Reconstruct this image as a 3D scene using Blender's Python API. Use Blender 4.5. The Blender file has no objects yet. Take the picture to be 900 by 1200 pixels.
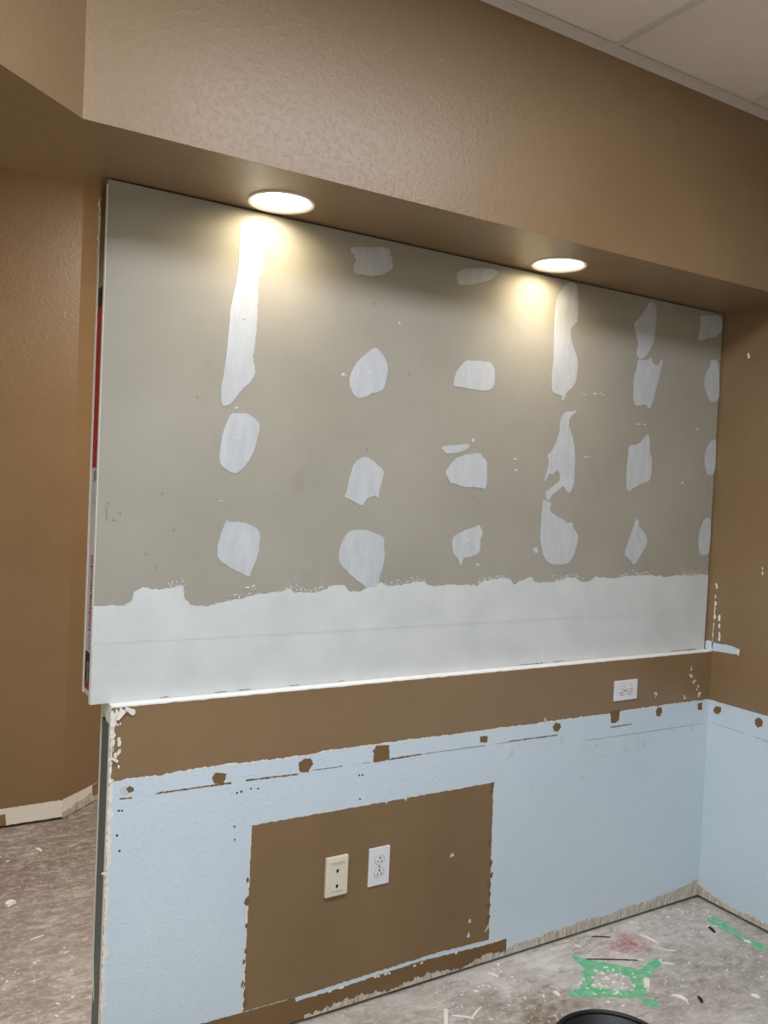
import bpy, bmesh, math, random
from mathutils import Vector, Matrix, noise

random.seed(7)
scene = bpy.context.scene
COL = scene.collection

# ------------------------------------------------------------------ camera
YAW, PITCH, ROLL, FPX = 0.5484, 0.0314, 0.0461, 1006.95
CAM_LOC = Vector((-2.8536, -2.1699, 1.5668))
fwd = Vector((math.sin(YAW) * math.cos(PITCH), math.cos(YAW) * math.cos(PITCH), -math.sin(PITCH)))
rgt = Vector((math.cos(YAW), -math.sin(YAW), 0))
up = rgt.cross(fwd)
r2 = rgt * math.cos(ROLL) + up * math.sin(ROLL)
u2 = up * math.cos(ROLL) - rgt * math.sin(ROLL)
cam_data = bpy.data.cameras.new('camera')
cam_data.sensor_fit = 'HORIZONTAL'
cam_data.sensor_width = 36.0
cam_data.lens = FPX / 900 * 36
cam_data.clip_start = 0.05
cam = bpy.data.objects.new('camera', cam_data)
COL.objects.link(cam)
m3 = Matrix((r2, u2, -fwd)).transposed()
cam.matrix_world = Matrix.Translation(CAM_LOC) @ m3.to_4x4()
scene.camera = cam

# ------------------------------------------------------------------ light
world = bpy.data.worlds.new('world')
scene.world = world
world.use_nodes = True
world.node_tree.nodes['Background'].inputs[0].default_value = (0.9, 0.93, 1.0, 1)
world.node_tree.nodes['Background'].inputs[1].default_value = 0.0

def area(name, loc, sx, sy, power, color):
    l = bpy.data.lights.new(name, 'AREA')
    l.shape = 'RECTANGLE'
    l.size, l.size_y, l.energy, l.color = sx, sy, power, color
    o = bpy.data.objects.new(name, l)
    o.location = loc
    COL.objects.link(o)
    return o

area('unseen_ceiling_lamp', (-1.42, -1.47, 2.868), 1.16, 0.55, 30, (0.84, 0.88, 1.0))
area('unseen_ceiling_lamp', (-3.10, -1.47, 2.868), 1.16, 0.55, 47, (0.79, 0.86, 1.0))
area('unseen_ceiling_lamp', (-4.00, -3.30, 2.868), 1.16, 0.55, 38, (0.90, 1.0, 0.92))  # added out of view to brighten the right wall
area('unseen_ceiling_lamp', (-1.15, 0.55, 2.868), 1.16, 0.55, 58, (1.0, 0.95, 0.88))  # added unseen hall lamp, placed to light the angled wall
DOWNLIGHT_STRENGTH = 55.0
SPOT_POWER = 2.5

scene.view_settings.view_transform = 'Standard'
scene.view_settings.look = 'None'
scene.view_settings.exposure = 0.0
scene.view_settings.gamma = 1.0
scene.view_settings.use_curve_mapping = False

# ------------------------------------------------------------------ materials
def srgb(r, g, b):
    def f(c):
        c /= 255.0
        return c / 12.92 if c <= 0.04045 else ((c + 0.055) / 1.055) ** 2.4
    return (f(r), f(g), f(b), 1)

class NT:
    """small helper round a material node tree"""
    def __init__(s, name, rough=0.6, spec=0.35):
        s.m = bpy.data.materials.new(name)
        s.m.use_nodes = True
        s.t = s.m.node_tree
        s.b = s.t.nodes['Principled BSDF']
        s.b.inputs['Roughness'].default_value = rough
        s.b.inputs['Specular IOR Level'].default_value = spec
        s.co = s.t.nodes.new('ShaderNodeTexCoord').outputs['Object']
    def node(s, kind, **kw):
        n = s.t.nodes.new(kind)
        for k, v in kw.items():
            setattr(n, k, v)
        return n
    def link(s, a, b):
        s.t.links.new(a, b)
    def noise(s, scale, detail=4, rough=0.55, dist=0.0, vec=None):
        n = s.node('ShaderNodeTexNoise')
        n.inputs['Scale'].default_value = scale
        n.inputs['Detail'].default_value = detail
        n.inputs['Roughness'].default_value = rough
        n.inputs['Distortion'].default_value = dist
        s.link(vec if vec is not None else s.co, n.inputs['Vector'])
        return n.outputs['Fac']
    def stretch(s, sx, sy, sz, rz=0.0):
        n = s.node('ShaderNodeMapping')
        n.inputs['Scale'].default_value = (sx, sy, sz)
        n.inputs['Rotation'].default_value = (0, 0, rz)
        s.link(s.co, n.inputs['Vector'])
        return n.outputs['Vector']
    def ramp(s, fac, stops):
        n = s.node('ShaderNodeValToRGB')
        e = n.color_ramp.elements
        while len(e) < len(stops):
            e.new(0.5)
        for k, (p, c) in zip(e, stops):
            k.position = p
            k.color = c if len(c) == 4 else (*c, 1)
        s.link(fac, n.inputs['Fac'])
        return n.outputs['Color']
    def mix(s, fac, a, b, mode='MIX'):
        n = s.node('ShaderNodeMix', data_type='RGBA', blend_type=mode)
        for sock, v in ((n.inputs['Factor'], fac), (n.inputs[6], a), (n.inputs[7], b)):
            if hasattr(v, 'links'):
                s.link(v, sock)
            else:
                sock.default_value = v
        return n.outputs[2]
    def blob(s, c, rx, ry, ang=0.0):
        """1 inside an ellipse on the floor, 0 outside, soft: a stain with a place of its own"""
        mp = s.node('ShaderNodeMapping')
        mp.vector_type = 'TEXTURE'
        mp.inputs['Location'].default_value = (c[0], c[1], 0)
        mp.inputs['Rotation'].default_value = (0, 0, ang)
        mp.inputs['Scale'].default_value = (rx, ry, 1)
        s.link(s.co, mp.inputs['Vector'])
        ln = s.node('ShaderNodeVectorMath', operation='LENGTH')
        s.link(mp.outputs['Vector'], ln.inputs[0])
        mr = s.node('ShaderNodeMapRange')
        mr.inputs['From Min'].default_value = 1.0
        mr.inputs['From Max'].default_value = 0.3
        s.link(ln.outputs['Value'], mr.inputs['Value'])
        return mr.outputs['Result']
    def mul(s, a, b):
        n = s.node('ShaderNodeMath', operation='MULTIPLY')
        n.use_clamp = True
        for sock, v in ((n.inputs[0], a), (n.inputs[1], b)):
            if hasattr(v, 'links'):
                s.link(v, sock)
            else:
                sock.default_value = v
        return n.outputs[0]
    def color(s, c):
        if hasattr(c, 'links'):
            s.link(c, s.b.inputs['Base Color'])
        else:
            s.b.inputs['Base Color'].default_value = c
    def bump(s, h, strength=0.3, dist=0.002):
        n = s.node('ShaderNodeBump')
        n.inputs['Strength'].default_value = strength
        n.inputs['Distance'].default_value = dist
        s.link(h, n.inputs['Height'])
        s.link(n.outputs['Normal'], s.b.inputs['Normal'])

def flat(name, c, rough=0.6, spec=0.35, metal=0.0):
    k = NT(name, rough, spec)
    v = k.noise(30, 3)
    k.color(k.mix(k.mul(v, 0.12), c, (c[0] * 0.8, c[1] * 0.8, c[2] * 0.8, 1)))
    k.b.inputs['Metallic'].default_value = metal
    return k.m

def textured_wall(name, c1, c2, rough=0.37, spec=0.6, bump=0.28):
    """rolled paint over an orange-peel / knockdown drywall texture"""
    k = NT(name, rough, spec)
    big = k.noise(2.2, 4)
    k.color(k.mix(k.ramp(big, [(0.35, (0, 0, 0)), (0.7, (1, 1, 1))]), c1, c2))
    n1 = k.ramp(k.noise(75, 4, 0.6, 0.3), [(0.50, (0, 0, 0)), (0.72, (1, 1, 1))])
    n2 = k.noise(190, 3)
    k.bump(k.mix(0.3, n1, n2), bump, 0.0022)
    return k.m

TAN = textured_wall('tan_paint', srgb(139, 114, 82), srgb(131, 105, 74))
TAN_FLAT = textured_wall('tan_paint_patch', srgb(134, 109, 78), srgb(124, 100, 71), 0.6, 0.3, 0.3)
TAN_RAW = textured_wall('tan_paint_chipped', srgb(126, 99, 67), srgb(114, 89, 62), 0.7, 0.2, 0.3)
BLUE = textured_wall('pale_blue_paint', srgb(207, 221, 231), srgb(201, 216, 227), 0.45, 0.5, 0.55)
COMPOUND = NT('joint_compound', 0.65, 0.25)
COMPOUND.color(COMPOUND.mix(COMPOUND.ramp(COMPOUND.noise(9, 5), [(0.3, (0, 0, 0)), (0.75, (1, 1, 1))]), srgb(211, 214, 213), srgb(198, 202, 201)))
COMPOUND.bump(COMPOUND.noise(0.9, 5, 0.6, 0.2, COMPOUND.stretch(30, 30, 4)), 0.15, 0.001)
COMPOUND = COMPOUND.m
THIN_COMPOUND = NT('joint_compound_thin', 0.65, 0.25)
_s = THIN_COMPOUND.noise(1.0, 6, 0.6, 0.3, THIN_COMPOUND.stretch(40, 40, 9))
THIN_COMPOUND.color(THIN_COMPOUND.mix(THIN_COMPOUND.ramp(_s, [(0.30, (0, 0, 0)), (0.72, (1, 1, 1))]), srgb(197, 200, 202), srgb(180, 184, 187)))
THIN_COMPOUND.bump(_s, 0.12, 0.001)
THIN_COMPOUND = THIN_COMPOUND.m
GREYPAPER = NT('drywall_face_paper', 0.8, 0.2)
_v = GREYPAPER.noise(2.5, 5)
_c = GREYPAPER.mix(GREYPAPER.ramp(_v, [(0.3, (0, 0, 0)), (0.7, (1, 1, 1))]), srgb(166, 161, 148), srgb(155, 150, 137))
_sm = GREYPAPER.mul(GREYPAPER.ramp(GREYPAPER.noise(1.0, 3, 0.5, 0.4, GREYPAPER.stretch(7, 7, 3)), [(0.66, (0, 0, 0)), (0.80, (1, 1, 1))]), 0.35)
GREYPAPER.color(GREYPAPER.mix(_sm, _c, srgb(134, 126, 112)))
GREYPAPER.bump(GREYPAPER.noise(300, 2), 0.05, 0.0005)
GREYPAPER = GREYPAPER.m
GYPSUM = flat('torn_gypsum_paper', srgb(234, 229, 218), 0.85, 0.15)
LEDGELIT = flat('lit_white_skim', srgb(240, 239, 234), 0.6, 0.3)  # compound made whiter, putting the downlights' brightness into the ledge colour
GREYCORE = flat('scraped_gypsum', srgb(176, 168, 153), 0.9, 0.15)
STEEL = flat('galvanised_stud', srgb(104, 114, 110), 0.5, 0.4, 0.2)
DARK = flat('dark_cavity', srgb(40, 36, 31), 0.9, 0.1)  # near-black standing in for shade in the wall gaps and stud cavity
WHITE_PLASTIC = flat('white_plastic', srgb(226, 226, 230), 0.35, 0.5)
IVORY_PLASTIC = flat('ivory_plastic', srgb(222, 214, 194), 0.4, 0.5)
SLOT = flat('dark_slot', srgb(38, 36, 36), 0.7, 0.2)
PALE = flat('pale_wall_paint', srgb(214, 208, 198), 0.6, 0.3)
GREYINK = flat('grey_ink', srgb(140, 134, 122), 0.7, 0.2)
TRIMWHITE = flat('white_enamel', srgb(232, 228, 218), 0.35, 0.5)
TILE = NT('acoustic_tile', 0.9, 0.1)
TILE.color(TILE.mix(TILE.ramp(TILE.noise(4, 5), [(0.3, (0, 0, 0)), (0.7, (1, 1, 1))]), srgb(238, 229, 221), srgb(230, 221, 212)))
TILE.bump(TILE.noise(160, 4), 0.2, 0.001)
TILE = TILE.m
GRID = flat('ceiling_grid_enamel', srgb(214, 205, 197), 0.5, 0.3)
RED = flat('red_tape', srgb(168, 42, 36), 0.45, 0.4)
BLACKTAPE = flat('black_tape', srgb(30, 26, 27), 0.45, 0.4)
WHITETAPE = flat('white_tape', srgb(206, 202, 200), 0.5, 0.3)
REDINK = flat('red_ink', srgb(160, 62, 74), 0.6, 0.2)
BLACKRUBBER = flat('black_bucket_plastic', srgb(17, 17, 19), 0.45, 0.4)
GREENPAINT = NT('green_spray_paint', 0.7, 0.25)
GREENPAINT.color(GREENPAINT.mix(GREENPAINT.ramp(GREENPAINT.noise(34, 8, 0.72), [(0.46, (0, 0, 0)), (0.64, (1, 1, 1))]), srgb(100, 190, 136), srgb(172, 190, 168)))
GREENPAINT = GREENPAINT.m
SCRAPWHITE = flat('white_scrap', srgb(240, 235, 224), 0.85, 0.15)
SCRAPDARK = flat('dark_scrap', srgb(34, 31, 31), 0.6, 0.3)
SCRAPBROWN = flat('brown_splinter', srgb(96, 80, 66), 0.8, 0.2)

CONCRETE = NT('stained_concrete', 0.75, 0.3)
k = CONCRETE
base = k.ramp(k.noise(2.6, 10, 0.68, 0.6), [(0.28, srgb(132, 119, 108)), (0.43, srgb(172, 162, 153)), (0.57, srgb(194, 187, 178)), (0.73, srgb(218, 212, 204))])
base = k.mix(k.mul(k.blob((-0.75, -0.12), 0.70, 0.34), k.ramp(k.noise(8, 7, 0.7), [(0.33, (0, 0, 0)), (0.62, (1, 1, 1))])), base, srgb(226, 221, 214))
base = k.mix(k.mul(k.blob((-1.05, -0.27), 0.30, 0.22), k.ramp(k.noise(7, 6), [(0.35, (0, 0, 0)), (0.55, (1, 1, 1))])), base, srgb(132, 116, 98))
base = k.mix(k.mul(k.blob((-0.38, -0.40), 0.30, 0.24), k.ramp(k.noise(9, 7, 0.7), [(0.30, (0, 0, 0)), (0.60, (0.8, 0.8, 0.8))])), base, srgb(150, 143, 128))
base = k.mix(k.mul(k.blob((-0.53, -0.12), 0.13, 0.09), k.ramp(k.noise(45, 6, 0.75), [(0.34, (0, 0, 0)), (0.60, (1, 1, 1))])), base, srgb(168, 88, 84))
base = k.mix(k.mul(k.blob((-2.36, 1.22), 0.22, 0.2, 0.3), k.mul(k.noise(14, 5, 0.7), 1.1)), base, srgb(128, 80, 68))
base = k.mix(k.mul(k.blob((-2.2, 1.65), 1.2, 1.0), 0.85), base, srgb(126, 109, 97))
base = k.mix(k.mul(k.blob((-2.6, 0.6), 0.8, 1.5), 0.7), base, srgb(140, 124, 117))
# dragged adhesive streaks, dark scrapes and white paint fleck
st = k.ramp(k.noise(1.0, 9, 0.75, 1.0, k.stretch(5, 22, 1, 0.35)), [(0.50, (0, 0, 0)), (0.64, (1, 1, 1))])
base = k.mix(k.mul(st, 0.55), base, srgb(200, 190, 178))
st2 = k.ramp(k.noise(1.0, 9, 0.75, 1.0, k.stretch(6, 26, 1, 0.5)), [(0.53, (0, 0, 0)), (0.66, (1, 1, 1))])
base = k.mix(k.mul(st2, 0.55), base, srgb(122, 106, 93))
sc = k.ramp(k.noise(1.0, 6, 0.7, 0.4, k.stretch(16, 150, 1, 0.42)), [(0.63, (0, 0, 0)), (0.68, (1, 1, 1))])
base = k.mix(k.mul(sc, 0.5), base, srgb(214, 204, 192))
mo = k.noise(1.0, 9, 0.78, 0.6, k.stretch(22, 36, 1, 0.35))
base = k.mix(k.ramp(mo, [(0.50, (0, 0, 0)), (0.66, (0.62, 0.62, 0.62))]), base, srgb(222, 216, 208))
base = k.mix(k.ramp(mo, [(0.30, (0.60, 0.60, 0.60)), (0.47, (0, 0, 0))]), base, srgb(116, 104, 93))
fl = k.ramp(k.noise(62, 6, 0.75), [(0.57, (0, 0, 0)), (0.65, (1, 1, 1))])
base = k.mix(k.mul(fl, k.ramp(k.noise(3.0, 3), [(0.38, (0, 0, 0)), (0.60, (1, 1, 1))])), base, srgb(226, 221, 213))
k.color(base)
k.bump(k.noise(60, 6, 0.65), 0.35, 0.003)
CONCRETE = k.m

def glow(name, color, strength):
    m = bpy.data.materials.new(name)
    m.use_nodes = True
    b = m.node_tree.nodes['Principled BSDF']
    b.inputs['Base Color'].default_value = (0.9, 0.88, 0.84, 1)
    b.inputs['Emission Color'].default_value = (*color, 1)
    b.inputs['Emission Strength'].default_value = strength
    return m
LENS = glow('lit_lens', (1.0, 0.87, 0.66), DOWNLIGHT_STRENGTH)

# ------------------------------------------------------------------ helpers
def link(name, bm, mat, parent=None, kind=None, smooth=False):
    me = bpy.data.meshes.new(name)
    bmesh.ops.recalc_face_normals(bm, faces=bm.faces)
    bm.to_mesh(me)
    bm.free()
    for mt in (mat if isinstance(mat, (list, tuple)) else [mat]):
        me.materials.append(mt)
    if smooth:
        for p in me.polygons:
            p.use_smooth = True
    o = bpy.data.objects.new(name, me)
    COL.objects.link(o)
    if parent:
        o.parent = parent
    if kind:
        o['kind'] = kind
    return o

def empty(name, loc=(0, 0, 0)):
    o = bpy.data.objects.new(name, None)
    o.location = loc
    o.empty_display_size = 0.05
    COL.objects.link(o)
    return o

def tag(o, label, cat, group=None):
    o['label'], o['category'] = label, cat
    if group:
        o['group'] = group
    return o

def add_box(bm, x0, x1, y0, y1, z0, z1, bev=0.0):
    r = bmesh.ops.create_cube(bm, size=1.0)
    vs = r['verts']
    for v in vs:
        v.co = Vector(((x0 + x1) / 2 + v.co.x * (x1 - x0), (y0 + y1) / 2 + v.co.y * (y1 - y0), (z0 + z1) / 2 + v.co.z * (z1 - z0)))
    if bev:
        es = list({e for v in vs for e in v.link_edges})
        bmesh.ops.bevel(bm, geom=es, offset=bev, segments=2, affect='EDGES', profile=0.6)
    return vs

def box(name, x0, x1, y0, y1, z0, z1, mat, parent=None, kind=None, bev=0.0):
    bm = bmesh.new()
    add_box(bm, x0, x1, y0, y1, z0, z1, bev)
    return link(name, bm, mat, parent, kind)

def lathe(bm, prof, n=48, c=(0, 0, 0)):
    rings = []
    for r, z in prof:
        rings.append([bm.verts.new((c[0] + r * math.cos(2 * math.pi * i / n), c[1] + r * math.sin(2 * math.pi * i / n), c[2] + z)) for i in range(n)])
    for a, b in zip(rings, rings[1:]):
        for i in range(n):
            bm.faces.new((a[i], a[(i + 1) % n], b[(i + 1) % n], b[i]))
    return rings

# planes: 2-D (u, v) plus height h off the surface -> world
def on_low(u, v, h): return Vector((u, -h, v))
PANEL_Y = 0.0314
def on_panel(u, v, h): return Vector((u, PANEL_Y - h, v))
def on_right(u, v, h): return Vector((-h, u, v))
def on_floor(u, v, h): return Vector((u, v, h))
HALL_Y = 1.8042
def on_hall(u, v, h): return Vector((u, HALL_Y - h, v))
ANG = math.radians(41)
def on_angled(u, v, h):
    return Vector((-2.045 + u * math.cos(ANG) + h * math.sin(ANG), HALL_Y + u * math.sin(ANG) - h * math.cos(ANG), v))

def rough_line(pts, step, amp, closed=True, seed=0, freq=120.0):
    """cuts a polyline into short edges and roughens it sideways"""
    out = []
    n = len(pts)
    for i in range(n if closed else n - 1):
        a, b = Vector(pts[i]), Vector(pts[(i + 1) % n])
        d = b - a
        L = d.length
        k = max(1, int(L / step))
        nr = Vector((-d.y, d.x)) / L if L > 1e-9 else Vector((0, 0))
        for j in range(k):
            p = a + d * (j / k)
            w = noise.noise(Vector((p.x * freq, p.y * freq, seed * 7.3))) + 0.6 * noise.noise(Vector((p.x * freq * 3, p.y * freq * 3, seed * 3.1 + 5)))
            p = p + nr * amp * w
            out.append((p.x, p.y))
    if not closed:
        out.append(tuple(pts[-1]))
    return out

def smooth_poly(pts, it=1):
    """one Chaikin pass: rounds the traced corners"""
    for _ in range(it):
        q = []
        n = len(pts)
        for i in range(n):
            a, b = Vector(pts[i]), Vector(pts[(i + 1) % n])
            q.append(tuple(a.lerp(b, 0.2)))
            q.append(tuple(a.lerp(b, 0.8)))
        pts = q
    return pts

def add_layer(bm, poly, plane, h, base=0.0):
    """a thin layer of the given outline: a face h above the surface and its edge down to it"""
    tv = [bm.verts.new(plane(u, v, h)) for u, v in poly]
    bv = [bm.verts.new(plane(u, v, base)) for u, v in poly]
    n = len(poly)
    es = [bm.edges.new((tv[i], tv[(i + 1) % n])) for i in range(n)]
    nrm = plane(0, 0, 1) - plane(0, 0, 0)
    bmesh.ops.triangle_fill(bm, use_beauty=True, use_dissolve=False, edges=es, normal=nrm)
    for i in range(n):
        bm.faces.new((tv[i], tv[(i + 1) % n], bv[(i + 1) % n], bv[i]))

def layer(name, poly, plane, h, mat, parent, base=0.0, kind=None):
    bm = bmesh.new()
    add_layer(bm, poly, plane, h, base)
    return link(name, bm, mat, parent, kind)

def ribbon(bm, pts, plane, h, wmin, wmax, step=0.006, seed=0, gap=0.0):
    """torn paper fringe of uneven width along a line; gap = share of it left out"""
    rnd = random.Random(seed)
    ps = rough_line(pts, step, 0.0012, False, seed)
    prev = None
    for i in range(len(ps) - 1):
        a, b = Vector(ps[i]), Vector(ps[i + 1])
        d = (b - a)
        if d.length < 1e-7:
            continue
        d.normalize()
        nr = Vector((-d.y, d.x))
        g = 0.5 + 0.5 * noise.noise(Vector((a.x * 14, a.y * 14, seed)))
        w = wmin + (wmax - wmin) * rnd.random() ** 2
        if g < gap:
            prev = None
            continue
        p = (a + nr * w * 0.5, a - nr * w * 0.5)
        cur = [bm.verts.new(plane(x.x, x.y, h)) for x in p]
        if prev:
            bm.faces.new((prev[0], prev[1], cur[1], cur[0]))
        prev = cur

def flake(bm, u, v, r, plane, h, rnd, stretch=1.0, ang=None, base=0.0):
    n = rnd.randint(5, 7)
    a0 = rnd.random() * 6.28 if ang is None else ang
    poly = []
    for i in range(n):
        t = 2 * math.pi * i / n + rnd.uniform(-0.3, 0.3)
        rr = r * rnd.uniform(0.65, 1.2)
        x, y = rr * math.cos(t) * stretch, rr * math.sin(t)
        poly.append((u + x * math.cos(a0) - y * math.sin(a0), v + x * math.sin(a0) + y * math.cos(a0)))
    vs = [bm.verts.new(plane(x, y, h * rnd.uniform(0.7, 1.3))) for x, y in poly]
    bs = [bm.verts.new(plane(x, y, base)) for x, y in poly]
    bm.faces.new(vs)
    for i in range(n):
        bm.faces.new((vs[i], vs[(i + 1) % n], bs[(i + 1) % n], bs[i]))

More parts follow.
